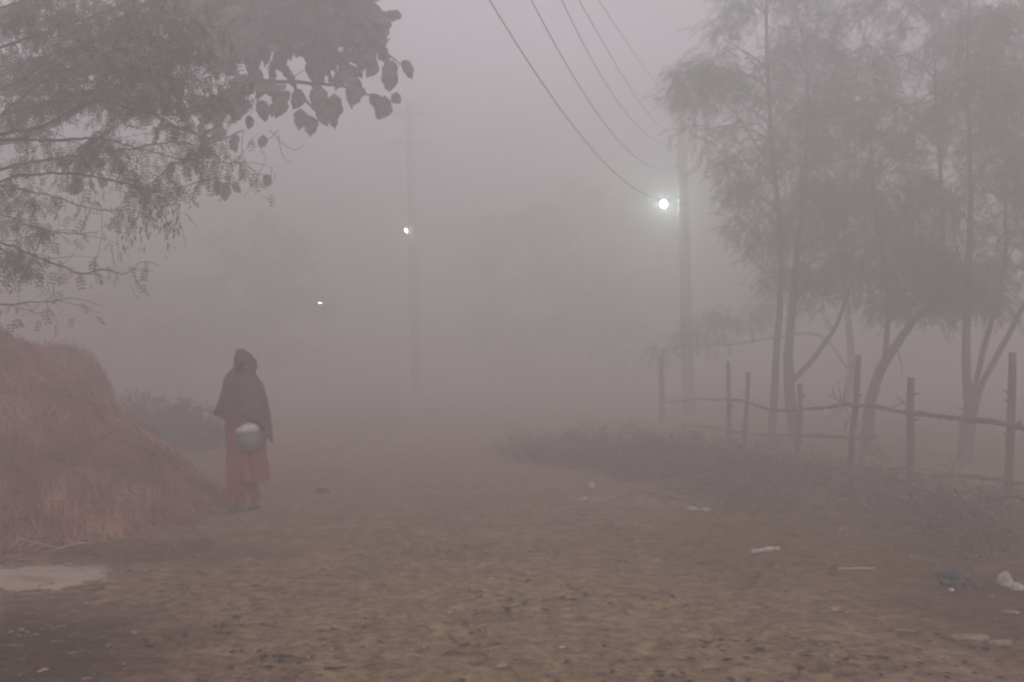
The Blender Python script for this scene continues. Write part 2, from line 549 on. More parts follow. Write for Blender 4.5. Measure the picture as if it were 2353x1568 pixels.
def place(template, pos, yaw, pitch, roll, scale):
    """copies of a template at N places: all arrays of length N"""
    cy, sy, cpi, spi, cr, sr = np.cos(yaw), np.sin(yaw), np.cos(pitch), np.sin(pitch), np.cos(roll), np.sin(roll)
    N = len(pos)
    Rm = np.zeros((N, 3, 3))
    Rm[:, 0, 0] = cy * cpi; Rm[:, 0, 1] = cy * spi * sr - sy * cr; Rm[:, 0, 2] = cy * spi * cr + sy * sr
    Rm[:, 1, 0] = sy * cpi; Rm[:, 1, 1] = sy * spi * sr + cy * cr; Rm[:, 1, 2] = sy * spi * cr - cy * sr
    Rm[:, 2, 0] = -spi; Rm[:, 2, 1] = cpi * sr; Rm[:, 2, 2] = cpi * cr
    V = np.einsum('nij,kj->nki', Rm, template) * scale[:, None, None] + pos[:, None, :]
    return V.reshape(-1, 3)

class Tree:
    """trunk (all limbs) and crown gathered for one tree"""
    def __init__(self, name, base, label, cat, group, bark, leaf, crown_name='crown'):
        self.root = empty(name, tuple(base)); self.base = Vector(base)
        tag(self.root, label, cat, group)
        self.wood, self.twigs, self.leaves = MB(), MB(), []
        self.bark, self.leaf, self.crown_name = bark, leaf, crown_name
    def limb(self, pts, r0, r1, sides=8, jit=0.01, sub=5, thin=False):
        path = smooth_path(pts, sub, jit)
        (self.twigs if thin else self.wood).tube(path, lerp_list(r0, r1, len(path), .8), sides, rough=.12)
        return path
    def finish(self, nper=4):
        b = tuple(self.base)
        o = self.wood.build('trunk', self.bark, self.root, loc=b); o.location = (0, 0, 0)
        if self.twigs.n:
            o = self.twigs.build('twigs', self.bark, self.root, loc=b); o.location = (0, 0, 0); o['kind'] = 'stuff'
        V = np.concatenate(self.leaves)
        o = quads_object(self.crown_name, V, nper, self.leaf, self.root, loc=b); o.location = (0, 0, 0)
        return self.root

FROND = frond_template(10, .27, .050, .015, .35)
FROND_B = frond_template(8, .22, .045, .014, .6)

def blob_fronds(tree, blobs, Y, seed, dens=1.0, depth=1.0, tmpl=(FROND, FROND_B), limb_from=None):
    """fronds in clusters: each cluster hangs on a twig that starts at the blob's own limb"""
    g = np.random.default_rng(seed)
    for (bx, by, rx, ry, n) in blobs:
        c = P(bx, by, Y)
        wx, wz = rx / F * Y, ry / F * Y
        wy = max(wx, wz) * depth
        if limb_from is not None:
            k = min(range(len(limb_from)), key=lambda i: (limb_from[i] - c).length + max(0, limb_from[i].z - c.z) * 2)
            a = limb_from[k]
            mid = (a + c) / 2 + Vector((g.normal(0, .08), g.normal(0, .1), .12 + g.random() * .15))
            tree.limb([a, mid, c], .016, .006, 6, .006, 5)
        n_cl = max(3, int(n * dens * 1.7 / 9))
        for k in range(n_cl):
            while True:
                u = g.uniform(-1, 1, 3)
                if np.dot(u, u) < 1: break
            q = c + Vector((u[0] * wx, u[1] * wy, u[2] * wz))
            if k % 2 == 0:
                m_ = (c + q) / 2 + Vector((0, 0, .05 + .05 * g.random()))
                tree.limb([c + (q - c) * .12, m_, q], .007, .003, 4, .004, 3, thin=True)
            m = 13
            pos = np.array(tuple(q)) + g.normal(0, .10, (m, 3))
            out = math.atan2(q.y - c.y, q.x - c.x)
            yaw = out + g.normal(0, 1.1, m)
            pitch = g.normal(.28, .4, m)
            roll = g.normal(0, .5, m)
            sc = g.uniform(.7, 1.25, m)
            tree.leaves.append(place(tmpl[k % len(tmpl)], pos, yaw, pitch, roll, sc))

# ---- the four trees behind the fence
def ground_base(px, Y):
    p = P(px, 900, Y); return Vector((p.x, Y, ground_z(p.x, Y) - .05))

TR = 'trees behind the fence'
# T1: slender straight trunk
Y = 15.6
b = ground_base(1769, Y)
t = Tree('slender_tree', b, 'tall slender tree with thin straight trunk, first tree right of the utility pole', 'tree', TR, M['bark'], M['leaf_right'])
tr = t.limb([b, P(1774, 980, Y), P(1782, 840, Y), P(1792, 700, Y), P(1795, 580, Y), P(1781, 400, Y), P(1766, 200, Y), P(1762, 0, Y), P(1764, -160, Y)], .075, .02, 9, .008)
t.limb([P(1781, 400, Y), P(1735, 330, Y - .1), P(1690, 262, Y - .1), P(1640, 215, Y)], .018, .006, 6)
t.limb([P(1766, 210, Y), P(1720, 130, Y), P(1660, 90, Y)], .016, .006, 6)
t.limb([P(1790, 520, Y), P(1740, 470, Y), P(1700, 410, Y)], .018, .006, 6)
blob_fronds(t, [(1590, 170, 52, 42, 60), (1565, 215, 40, 36, 40), (1640, 140, 50, 50, 66), (1668, 40, 36, 62, 62), (1725, 10, 40, 38, 34), (1620, 235, 50, 40, 50),
                (1680, 190, 52, 42, 60), (1608, 300, 40, 36, 26), (1690, 378, 50, 36, 56), (1722, 435, 40, 46, 44), (1708, 520, 34, 40, 30), (1755, 560, 44, 50, 60), (1700, 460, 50, 50, 50),
                (1765, 330, 48, 60, 46), (1740, 260, 50, 50, 30), (1690, 300, 40, 30, 14)], Y, 21, limb_from=tr, dens=1.25)
t.finish()

# T2: two-stemmed
Y = 15.9
b = ground_base(1832, Y)
t = Tree('broad_tree', b, 'tree with slanting side branch above the fence rail, second tree right of the pole', 'tree', TR, M['bark'], M['leaf_right'])
tr = t.limb([b, P(1826, 985, Y), P(1812, 865, Y), P(1818, 733, Y), P(1830, 600, Y), P(1850, 420, Y), P(1856, 250, Y), P(1850, 100, Y)], .12, .012, 9, .008)
t.limb([P(1816, 880, Y), P(1838, 858, Y), P(1876, 816, Y), P(1924, 742, Y), P(1960, 640, Y)], .05, .03, 8, .006)
blob_fronds(t, [(1830, 0, 70, 50, 90), (1920, 20, 60, 40, 50), (1800, 120, 56, 62, 90), (1870, 90, 70, 52, 110), (1860, 200, 95, 66, 170), (1940, 140, 70, 60, 100), (1840, 320, 90, 76, 160), (1930, 290, 90, 80, 160),
                (1860, 450, 90, 80, 170), (1940, 470, 90, 80, 170), (1870, 580, 84, 66, 140), (1960, 610, 80, 60, 120), (1900, 680, 72, 34, 54), (1800, 500, 50, 60, 60), (1790, 640, 44, 50, 40)],
            Y, 22, limb_from=tr, dens=1.3)
t.finish()

# T3: leaning trunk
Y = 14.6
b = ground_base(1988, Y)
t = Tree('leaning_tree', b, 'tree whose thick trunk bends to the right above the fence', 'tree', TR, M['bark'], M['leaf_right'])
tr = t.limb([b, P(1990, 1050, Y), P(1995, 953, Y), P(2017, 865, Y), P(2056, 799, Y), P(2104, 733, Y), P(2148, 690, Y), P(2165, 560, Y), P(2162, 400, Y), P(2150, 220, Y), P(2145, 60, Y)], .11, .010, 9, .008)
tr += t.limb([P(2030, 850, Y), P(2040, 740, Y), P(2035, 620, Y), P(2010, 480, Y), P(2000, 300, Y)], .045, .02, 8, .008)
t.limb([P(2062, 800, Y), P(2070, 830, Y - .2), P(2074, 868, Y - .3)], .012, .004, 5)
blob_fronds(t, [(2080, -20, 90, 40, 60), (2170, 10, 60, 50, 70), (2150, 230, 60, 60, 60), (2030, 250, 84, 70, 130), (2120, 300, 72, 64, 90), (2040, 390, 90, 80, 160), (2120, 450, 64, 70, 90), (2030, 530, 86, 76, 150), (2110, 580, 72, 66, 110),
                (2040, 650, 84, 54, 110), (2120, 680, 80, 40, 110), (2180, 620, 50, 60, 90), (2070, 60, 60, 40, 24), (2010, 150, 60, 56, 60), (2060, 700, 60, 30, 30), (2180, 130, 60, 60, 70), (1990, 20, 60, 30, 30)],
            Y, 23, limb_from=tr, dens=1.3)
t.finish()

# T4: forked
Y = 13.4
b = ground_base(2206, Y)
t = Tree('forked_tree', b, 'tree forking low into three stems near the right edge behind the fence', 'tree', TR, M['bark'], M['leaf_right'])
t.limb([b, P(2212, 1090, Y), P(2222, 997, Y), P(2234, 930, Y)], .115, .09, 10, .006)
tr = t.limb([P(2228, 945, Y), P(2222, 870, Y), P(2221, 733, Y), P(2228, 560, Y), P(2230, 400, Y), P(2224, 200, Y), P(2228, 0, Y)], .075, .018, 9, .006)
tr += t.limb([P(2236, 930, Y), P(2243, 880, Y), P(2267, 777, Y), P(2290, 700, Y), P(2310, 580, Y), P(2310, 400, Y)], .045, .02, 8, .006)
tr += t.limb([P(2240, 935, Y), P(2256, 885, Y - .1), P(2294, 812, Y - .1), P(2346, 715, Y - .1), P(2400, 600, Y - .1), P(2430, 400, Y)], .05, .025, 8, .006)
t.limb([P(2222, 680, Y), P(2205, 600, Y), P(2190, 520, Y), P(2186, 420, Y)], .018, .008, 6)
t.limb([P(2300, 640, Y), P(2330, 570, Y), P(2353, 545, Y)], .016, .008, 6)
t.limb([P(2228, 945, Y - .1), P(2205, 940, Y - .1), P(2200, 934, Y - .1)], .012, .005, 5)
blob_fronds(t, [(2240, 60, 76, 62, 130), (2330, 60, 76, 66, 140), (2270, 180, 84, 70, 160), (2350, 200, 72, 76, 140), (2210, 250, 60, 50, 74), (2290, 320, 80, 76, 140),
                (2370, 360, 70, 80, 110), (2260, 420, 64, 56, 70), (2330, 470, 62, 60, 70), (2200, 520, 36, 50, 34), (2290, 560, 60, 50, 44), (2355, 620, 44, 50, 34),
                (2250, 640, 60, 50, 80), (2200, 690, 50, 36, 50), (2300, 690, 50, 36, 50), (2440, 200, 90, 140, 160), (2460, 480, 90, 120, 110)],
            Y, 24, limb_from=tr, dens=1.25)
t.finish()

# a fainter one behind them
Y = 21
b = ground_base(1900, Y)
t = Tree('spreading_tree', b, 'fainter low spreading tree behind the fence, its drooping foliage reaching towards the utility pole', 'tree', TR, M['bark'], M['leaf_right'])
tr = t.limb([b, P(1950, 900, Y), P(1955, 800, Y), P(1940, 600, Y), P(1950, 300, Y), P(1990, 60, Y)], .11, .04, 8)
tr += t.limb([P(1950, 850, Y), P(1880, 770, Y), P(1753, 781, Y), P(1680, 792, Y), P(1599, 794, Y), P(1520, 800, Y)], .035, .008, 6)
blob_fronds(t, [(1660, 735, 60, 28, 70), (1730, 720, 50, 32, 60), (1600, 770, 50, 22, 40), (1530, 812, 46, 20, 26), (1640, 790, 44, 20, 20), (1800, 660, 70, 50, 60), (2040, 120, 100, 90, 130), (2120, 560, 130, 120, 150), (1900, 380, 130, 120, 160), (2200, 300, 120, 120, 150),
                (2280, 560, 90, 90, 60)], Y, 25, limb_from=tr, dens=1.2)
t.finish()

# ---- far trees, nearly swallowed by the fog
def far_tree(px, Y, blobs, seed, label):
    b = ground_base(px, Y)
    t = Tree('distant_tree', b, label, 'tree', 'faint trees far in the fog', M['bark'], M['leaf_far'])
    tr = t.limb([b, P(px + 4, 760, Y), P(px - 6, blobs[0][1], Y)], .16, .05, 8)
    big = FROND * 3.4
    g = np.random.default_rng(seed)
    blob_fronds(t, blobs, Y, seed, tmpl=(big,), limb_from=tr)
    t.finish()
far_tree(1330, 44, [(1330, 480, 180, 100, 190), (1220, 560, 110, 120, 150), (1400, 600, 130, 140, 190), (1290, 720, 170, 100, 210), (1170, 740, 90, 110, 90), (1440, 780, 120, 90, 110), (1250, 860, 160, 70, 120), (1460, 480, 90, 90, 80)], 31,
         'faint large tree mass far in the fog between the two utility poles')
far_tree(590, 38, [(610, 560, 110, 80, 110), (560, 650, 130, 90, 140), (660, 690, 80, 90, 90), (540, 760, 140, 70, 110), (440, 700, 80, 80, 60)], 32,
         'faint tree far in the fog behind the walking woman')
far_tree(230, 36, [(240, 660, 110, 70, 80), (160, 740, 130, 80, 110), (330, 770, 110, 70, 90), (60, 700, 110, 90, 90), (270, 850, 130, 60, 80)], 33,
         'faint tree far in the fog above the straw heap')

# ---- acacia with hanging twigs, close on the left
Y0 = 7.4
base = Vector((-5.9, 7.0, 0))
t = Tree('acacia_tree', base, 'near feathery acacia branches reaching in from the upper left edge', 'tree', None, M['bark_dark'], M['leaf_fine'])
t.limb([base - Vector((0, 0, .1)), Vector((-5.8, 7.1, 1.2)), Vector((-5.65, 7.2, 2.0)), Vector((-5.5, 7.3, 2.9)), Vector((-5.4, 7.4, 3.9)), Vector((-5.3, 7.4, 5.4))], .16, .07, 10, .01)
branches = [
    ([(-520, 420), (-250, 330), (0, 267), (94, 239), (202, 211), (281, 174), (366, 155), (440, 128)], .020, .4, 1.0),
    ([(-520, 470), (-250, 380), (0, 310), (84, 295), (155, 260), (225, 235), (319, 256), (389, 265), (436, 263), (480, 240)], .018, .0, .7),
    ([(-500, 480), (-250, 370), (0, 324), (113, 324), (211, 319), (263, 324), (310, 338), (389, 328), (431, 328), (480, 300)], .015, -.3, .6),
    ([(-520, 520), (-250, 470), (0, 389), (61, 375), (164, 359), (253, 347), (328, 345), (403, 363), (507, 375), (544, 373)], .016, .2, .8),
    ([(-520, 540), (-250, 490), (0, 417), (47, 403), (141, 399), (211, 406), (281, 420), (328, 434), (366, 439), (422, 429), (478, 415)], .014, -.2, .7),
    ([(-400, 500), (-100, 420), (70, 441), (141, 457), (197, 478), (263, 485), (285, 486)], .008, .1, .4),
    ([(-480, 600), (-200, 530), (0, 558), (61, 582), (136, 610), (183, 628), (244, 621), (281, 631), (305, 619), (321, 603)], .010, -.5, .25),
    ([(-480, 700), (-200, 690), (0, 701), (61, 696), (117, 692), (155, 685)], .008, -.6, .15),
    ([(-520, 380), (-250, 280), (0, 206), (94, 155), (200, 100), (260, 66), (340, 50), (420, 40)], .018, .3, 1.2),
    ([(-520, 330), (-250, 200), (0, 110), (120, 70), (260, 20), (360, -30)], .018, -.2, 1.2),
    ([(0, 267), (80, 200), (180, 150), (300, 110), (420, 112), (500, 96)], .010, .1, 1.2),
    ([(-520, 250), (-200, 90), (0, 20), (150, -30), (300, -80)], .018, .2, 1.3),
    ([(94, 239), (190, 190), (300, 200), (400, 180), (500, 195), (560, 190)], .008, .5, 1.1),
    ([(-300, 500), (-60, 480), (20, 500), (70, 520), (140, 535), (222, 535)], .006, -.4, .3),
    ([(-300, 560), (-60, 540), (0, 570), (40, 610), (90, 622)], .008, -.3, .5),
    ([(164, 359), (230, 300), (300, 240), (380, 205)], .006, .3, .9),
    ([(141, 399), (190, 345), (215, 320)], .005, .0, .5),
    ([(253, 347), (300, 400), (330, 434)], .005, .1, .6),
    ([(330, 434), (390, 385), (440, 350), (500, 310)], .005, .0, .8),
    ([(0, 320), (90, 250), (170, 215), (250, 215), (340, 240)], .007, .6, 1.0),
    ([(200, 215), (300, 225), (400, 212), (470, 225), (520, 225)], .006, .4, 1.0),
    ([(0, 60), (100, 40), (220, 70), (340, 95), (450, 85)], .009, .4, 1.3),
]
SPRIG = frond_template(4, .075, .034, .0105, .6)
g = np.random.default_rng(77)
def sprigs(pts_, n, drop, spread, sc0=.7, sc1=1.3):
    idx = g.integers(0, len(pts_), n)
    pos = np.array([tuple(pts_[i]) for i in idx]) + g.normal(0, spread, (n, 3))
    pos[:, 2] -= np.abs(g.normal(0, drop, n))
    t.leaves.append(place(SPRIG, pos, g.uniform(0, 6.28, n), g.normal(.9, .5, n), g.normal(0, .6, n), g.uniform(sc0, sc1, n)))
for (pp, r0, dy, leafy) in branches:
    pts3 = [P(x, y, Y0 + dy + .1 * math.sin(i * 1.7)) for i, (x, y) in enumerate(pp)]
    path = t.limb(pts3, r0, .0022, 6, .006, 6, thin=True)
    vis = [p for p in path if p.x > -4.1]
    # side twigs
    for k in range(int(9 + 14 * leafy)):
        p0 = vis[g.integers(0, len(vis))]
        ang = g.normal(-.3, .9)
        L = g.uniform(.08, .34)
        d = Vector((math.cos(ang) * L, g.normal(0, .12), math.sin(ang) * L))
        tw = t.limb([p0, p0 + d * .5 + Vector((0, 0, .015)), p0 + d], .0028, .0012, 4, .006, 3, thin=True)
        sprigs(tw, int(4 * leafy) + 1, .02, .015)
    sprigs(vis, int(45 * leafy), .05, .05)
# leaf masses: the dense upper left and the hanging tassels
for (bx, by, rx, ry, n, dy) in [(60, 40, 130, 60, 300, 0), (200, 60, 130, 70, 330, .2), (330, 70, 120, 55, 300, 0), (90, 150, 130, 60, 300, .3), (240, 150, 130, 60, 300, 0), (360, 170, 110, 50, 230, .2),
                                (300, 215, 90, 36, 130, 0), (430, 110, 70, 50, 130, .1), (100, 230, 110, 34, 120, 0), (470, 200, 60, 30, 60, 0), (20, 260, 60, 36, 60, 0), (420, 30, 90, 40, 150, 0),
                                (110, 300, 50, 26, 36, 0), (380, 220, 70, 30, 70, 0), (40, 430, 60, 34, 70, 0), (110, 470, 36, 36, 26, .1), (20, 480, 50, 40, 90, -.2), (30, 590, 44, 34, 110, -.3), (80, 615, 34, 16, 30, -.3),
                                (95, 530, 26, 30, 46, 0), (255, 300, 60, 26, 26, 0), (360, 345, 70, 20, 40, 0), (400, 300, 60, 22, 44, 0), (450, 320, 40, 30, 30, 0),
                                (-150, 200, 200, 200, 700, 0), (-120, 480, 160, 80, 200, 0)]:
    c = P(bx, by, Y0 + dy)
    n = int(n * (.85 if by < 190 else .5))
    u = g.normal(0, .5, (n, 3))
    pos = np.array(tuple(c)) + u * np.array([rx / F * Y0, .35, ry / F * Y0])
    t.leaves.append(place(SPRIG, pos, g.uniform(0, 6.28, n), g.normal(.5, .5, n), g.normal(0, .6, n), g.uniform(.7, 1.35, n)))
# hanging tassels of dry pods and leaves
POD = np.array([(0, 0, 0), (.007, .002, -.02), (.003, 0, -.055), (-.006, -.001, -.025)])
for (bx, by, n, drop) in [(345, 470, 22, .12), (365, 460, 30, .16), (385, 480, 30, .12), (330, 485, 16, .1), (310, 450, 14, .08), (296, 500, 20, .14), (300, 530, 12, .08), (400, 500, 16, .07), (280, 470, 10, .06), (425, 440, 10, .06),
                          (130, 445, 14, .06), (220, 450, 8, .06), (540, 365, 6, .03), (500, 395, 6, .05), (100, 520, 20, .12), (50, 545, 16, .1), (20, 620, 24, .08), (45, 700, 3, .03), (15, 706, 4, .03), (235, 640, 6, .02), (480, 330, 24, .08), (520, 350, 14, .06), (450, 365, 14, .05), (60, 340, 16, .08), (120, 350, 16, .07), (200, 335, 16, .06), (300, 350, 16, .06)]:
    c = P(bx, by, Y0 + .05)
    pos = np.array(tuple(c)) + g.normal(0, 1, (n, 3)) * np.array([.045, .06, .01]) - np.array([0, 0, 1]) * (np.abs(g.normal(0, 1, n)) * drop)[:, None]
    V = place(POD, pos, g.uniform(0, 6.28, n), g.normal(0, .35, n), g.normal(0, .35, n), g.uniform(.7, 1.3, n))
    t.leaves.append(V)
    t.limb([c + Vector((0, 0, .03)), c - Vector((.01, 0, drop * .8)), c - Vector((-.01, 0, drop * 1.6))], .002, .001, 4, .004, 3, thin=True)
for (a, b_) in [((402, 480), (428, 568)), ((425, 490), (452, 522)), ((195, 470), (194, 545)), ((90, 700), (48, 728))]:
    t.limb([P(*a, Y0), P((a[0] + b_[0]) / 2 + 2, (a[1] + b_[1]) / 2, Y0), P(*b_, Y0)], .0025, .0012, 4, .002, 3, thin=True)
t.limb([P(136, 610, Y0 - .5), P(165, 590, Y0 - .5), P(178, 562, Y0 - .5)], .003, .001, 4, .002, 3, thin=True)
t.finish()

# ---- teak-like tree with broad leaves behind it
def broad_leaf_template(seed, L=0.29, W=0.205):
    """a big leathery leaf with a wavy, partly torn margin, curled along its length"""
    g4 = random.Random(seed)
    prof = [(0, .04), (.05, .42), (.14, .74), (.27, .95), (.42, 1.0), (.57, .92), (.71, .74), (.83, .48), (.93, .2), (1.0, .01)]
    curl = g4.uniform(-.10, .16); fold = g4.uniform(.0, .5); side = g4.uniform(-.12, .12)
    wv = {}
    for s_ in (-1, 1):
        for i in range(len(prof)):
            wv[(s_, i)] = 1 + g4.uniform(-.16, .12)
    Q = []
    def mid(i):
        t_ = prof[i][0]
        return (side * math.sin(t_ * 2.4) * L, -curl * math.sin(t_ * 2.6), -L * t_)
    def edge(s_, i, k=1.0):
        t_, w_ = prof[i]
        m_ = mid(i)
        w_ = W / 2 * w_ * wv[(s_, i)] * k
        return (m_[0] + s_ * w_ * math.cos(fold), m_[1] + w_ * math.sin(fold) + .02 * math.sin(i * 2.1 + s_), m_[2] + .02 * w_)
    for i in range(len(prof) - 1):
        for s_ in (-1, 1):
            Q += [mid(i), edge(s_, i, .55), edge(s_, i + 1, .55), mid(i + 1)]
            Q += [edge(s_, i, .55), edge(s_, i), edge(s_, i + 1), edge(s_, i + 1, .55)]
    return np.array(Q)
BLS = [broad_leaf_template(k) for k in range(8)]
Y1 = 12.0
base = Vector((-7.9, 12.6, 0))
t = Tree('broadleaf_tree', base, 'tree with big round dark leaves silhouetted against the bright fog, top left of centre', 'tree', None, M['bark_dark'], M['leaf_broad'])
t.limb([base - Vector((0, 0, .1)), Vector((-7.7, 12.6, 2)), Vector((-7.2, 12.5, 4.0)), Vector((-6.9, 12.4, 6.6))], .17, .10, 10)
main = []
for pts_ in ([(40, 200), (250, 80), (430, 0), (600, -40), (780, -70)], [(0, 330), (240, 220), (420, 140), (600, 90), (760, 70), (850, 90), (920, 150)],
             [(420, 140), (560, 180), (700, 190), (790, 200), (860, 225)], [(240, 220), (400, 290), (500, 320), (560, 300)], [(600, 90), (650, 160), (700, 230), (740, 270)],
             [(600, -40), (700, 20), (800, 40), (880, 60)]):
    main += t.limb([Vector((-7.1, 12.45, 4.8))] + [P(x, y, Y1 + rnd.uniform(-.3, .3)) for x, y in pts_], .05, .008, 7, .01)
def hang(n, bx, by, rx, ry, sc=(.7, 1.15), depth=.5):
    n = int(n * 1.1)
    c = P(bx, by, Y1)
    u = g.uniform(-1, 1, (n, 3)); u[:, 0] = np.sign(u[:, 0]) * np.abs(u[:, 0]) ** .8
    pos = np.array(tuple(c)) + u * np.array([rx / F * Y1, depth, ry / F * Y1])
    for k in range(8):
        q = pos[k::8]; m = len(q)
        if m: t.leaves.append(place(BLS[k], q, g.normal(0, 1.0, m), g.normal(0, .65, m), g.normal(0, .6, m), g.uniform(*sc, m)))
for a in [(120, 620, 20, 130, 60), (110, 740, 10, 100, 70), (36, 810, -20, 34, 40), (64, 650, 75, 110, 46), (50, 770, 70, 60, 46), (20, 845, 75, 26, 26), (7, 876, 52, 14, 10), (14, 812, 118, 40, 24),
          (16, 540, 120, 90, 40), (12, 560, 200, 80, 34), (7, 690, 140, 50, 16), (14, 430, 240, 100, 50), (12, 330, 200, 120, 60), (20, 400, 60, 140, 90), (22, 520, 40, 70, 50), (16, 250, 100, 200, 120),
          (4, 200, 330, 50, 50), (5, 230, 400, 30, 40), (120, 660, -120, 200, 80), (80, 400, -100, 200, 100), (60, 150, -60, 200, 100), (5, 600, 190, 30, 20)]:
    hang(*a)
# single leaves the silhouette shows
def one(x, y, sc=1.0, yaw=0.0, roll=0.0, pitch=0.0):
    t.leaves.append(place(BLS[int(x + y) % 8], np.array([tuple(P(x, y, Y1 - .2))]), np.array([yaw]), np.array([pitch]), np.array([roll]), np.array([sc])))
for x, y, s, p in [(905, 140, 1.05, 0.5), (928, 138, .8, -.5), (900, 160, .95, .1), (855, 130, .9, .3), (832, 200, 1.1, .2), (850, 215, 1.1, -.2), (885, 220, 1.0, .25), (900, 216, .6, -.8), (875, 235, .75, .2), (825, 180, 1.0, .6), (800, 160, 1.0, .5),
                   (690, 205, .9, .4), (722, 205, .9, -.4), (740, 200, 1.0, .3), (770, 215, 1.1, .1), (755, 240, .9, .7), (690, 250, .9, .15), (710, 265, .9, -.05), (735, 240, 1.0, -.3), (770, 262, .65, -.15), (665, 210, .7, .9),
                   (502, 415, .62, .15), (516, 418, .8, 0), (536, 418, .55, -.7), (613, 400, .62, .0), (515, 295, .8, .5), (540, 310, .75, -.2), (605, 310, .6, .1), (560, 240, .9, .4), (600, 230, .9, -.2), (635, 235, .7, .2), (570, 265, .6, 0),
                   (600, 175, .9, .2), (620, 180, .9, -.3), (655, 195, .7, .5), (560, 170, .8, 0), (200, 370, .8, .2), (225, 400, .7, -.3), (95, 520, .6, 0), (880, 60, .8, .5), (895, 70, .6, 1.2), (870, 30, .8, .6), (855, 0, .9, .2)]:
    one(x, y, s, rnd.uniform(-.5, .5), rnd.uniform(-.3, .3), p)
for pts_ in ([(640, 300), (600, 340), (610, 370), (560, 455)], [(550, 250), (520, 300), (530, 380), (518, 416)], [(560, 300), (556, 345), (580, 395), (612, 402)], [(620, 300), (650, 330), (680, 345), (700, 330)], [(640, 310), (650, 360), (672, 375)], [(700, 160), (660, 190), (640, 230)], [(720, 150), (715, 200)]):
    t.limb([P(x, y, Y1 - .2) for x, y in pts_], .006, .003, 5, .006, 5, thin=True)
t.finish()

# ------------------------------------------------------------------ fence
fence_root = empty('wooden_fence', (4.4, 10.5, 0))
tag(fence_root, 'rough fence of crooked branches tied to leaning posts along the right side', 'fence')
posts = [  # top x, top y, foot x, depth, radius
    (2327, 810, 2312, 9.9, .039), (2094, 868, 2091, 11.0, .042), (1973, 816, 1950, 12.0, .036), (1838, 882, 1832, 13.2, .038),
    (1720, 856, 1704, 14.3, .034), (1673, 830, 1678, 15.0, .034), (1520, 816, 1521, 21.0, .055)]
for i, (tx, ty, fx, Yp, r) in enumerate(posts):
    top = P(tx, ty, Yp)
    foot = ground_base(fx, Yp)
    foot.z -= .1
    pth = smooth_path([foot, foot.lerp(top, .35) + Vector((rnd.uniform(-.012, .012), 0, 0)), foot.lerp(top, .7) + Vector((rnd.uniform(-.012, .012), 0, 0)), top], 4, .002)
    mb = MB(); mb.tube(pth, lerp_list(r * 1.15, r * .9, len(pth)), 9, rough=.16)
    for k in range(3):   # knots and broken side twigs
        q = foot.lerp(top, rnd.uniform(.35, .9)); sg = rnd.choice((-1, 1))
        mb.tube([q, q + Vector((sg * (r + .02), -.01, .012)), q + Vector((sg * (r + .045), -.02, .03))], [.012, .009, .004], 5)
    o = mb.build('post', M['wood_post'], fence_root, loc=tuple(foot)); o.location = foot - fence_root.location
def depth_at(x):
    xs = [1450, 1520, 1673, 1704, 1835, 1955, 2092, 2318, 2500]; ds = [23.5, 21.0, 15.0, 14.3, 13.2, 12.0, 11.0, 9.9, 9.2]
    return float(np.interp(x, xs, ds))
rails = [
    ([(2460, 1000), (2353, 984), (2316, 975), (2206, 962), (2083, 948), (2017, 935), (1942, 927)], .034, .022),
    ([(1975, 934), (1933, 931), (1895, 938), (1854, 940), (1792, 944), (1744, 935), (1709, 922), (1640, 919), (1599, 918), (1530, 926)], .022, .018),
    ([(2012, 1004), (1955, 1008), (1907, 1003), (1845, 1002), (1757, 999), (1687, 992), (1643, 984), (1564, 975)], .022, .016),
    ([(2460, 1128), (2353, 1113), (2302, 1102), (2214, 1094), (2148, 1094), (2091, 1087)], .022, .015),
    ([(2083, 1072), (2020, 1080), (1951, 1076), (1854, 1078), (1760, 1070), (1687, 1063), (1621, 1036), (1533, 992), (1467, 984)], .014, .010),
]
for (pp, r0, r1) in rails:
    pts_ = [P(x, y, depth_at(x) - .075) for x, y in pp]
    pth = smooth_path(pts_, 6, .006)
    mb = MB(); mb.tube(pth, [a * (1 + .18 * math.sin(i * .9)) for i, a in enumerate(lerp_list(r0, r1, len(pth)))], 8, rough=.2)
    for k in range(9):
        q = pth[rnd.randrange(len(pth))]; dz = rnd.choice((-1, 1, 1))
        mb.tube([q, q + Vector((rnd.uniform(-.03, .03), -.01, dz * (r0 + .015))), q + Vector((rnd.uniform(-.05, .05), -.02, dz * (r0 + rnd.uniform(.02, .06))))], [.007, .005, .002], 5)
    c = pth[0]
    o = mb.build('rail', M['wood_rail'], fence_root, loc=tuple(c)); o.location = c - fence_root.location
# thorny side twigs tied at the third post
mb = MB()
for (a, b_) in [((1942, 930), (1905, 912)), ((1935, 928), (1925, 880)), ((1940, 925), (1946, 862)), ((1930, 925), (1915, 890)), ((1940, 985), (1946, 940)), ((1995, 1040), (2040, 1062)), ((2020, 1035), (2060, 1075)), ((2030, 1050), (2010, 1030)), ((2040, 940), (2075, 925)), ((2080, 930), (2060, 915))]:
    d = depth_at(a[0]) - .1
    p, q = P(*a, d), P(*b_, d)
    pth = smooth_path([p, (p + q) / 2 + Vector((rnd.uniform(-.03, .03), rnd.uniform(-.04, .04), 0)), q], 4, .006)
    mb.tube(pth, lerp_list(.009, .003, len(pth)), 5)
    for k in range(6):
        s = pth[rnd.randrange(2, len(pth))]
        mb.tube([s, s + Vector((rnd.uniform(-.07, .07), rnd.uniform(-.05, .05), rnd.uniform(-.03, .08)))], [.004, .0015], 4)
o = mb.build('thorn_twigs', M['twig'], fence_root, loc=tuple(fence_root.location)); o.location = (0, 0, 0); o['kind'] = 'stuff'

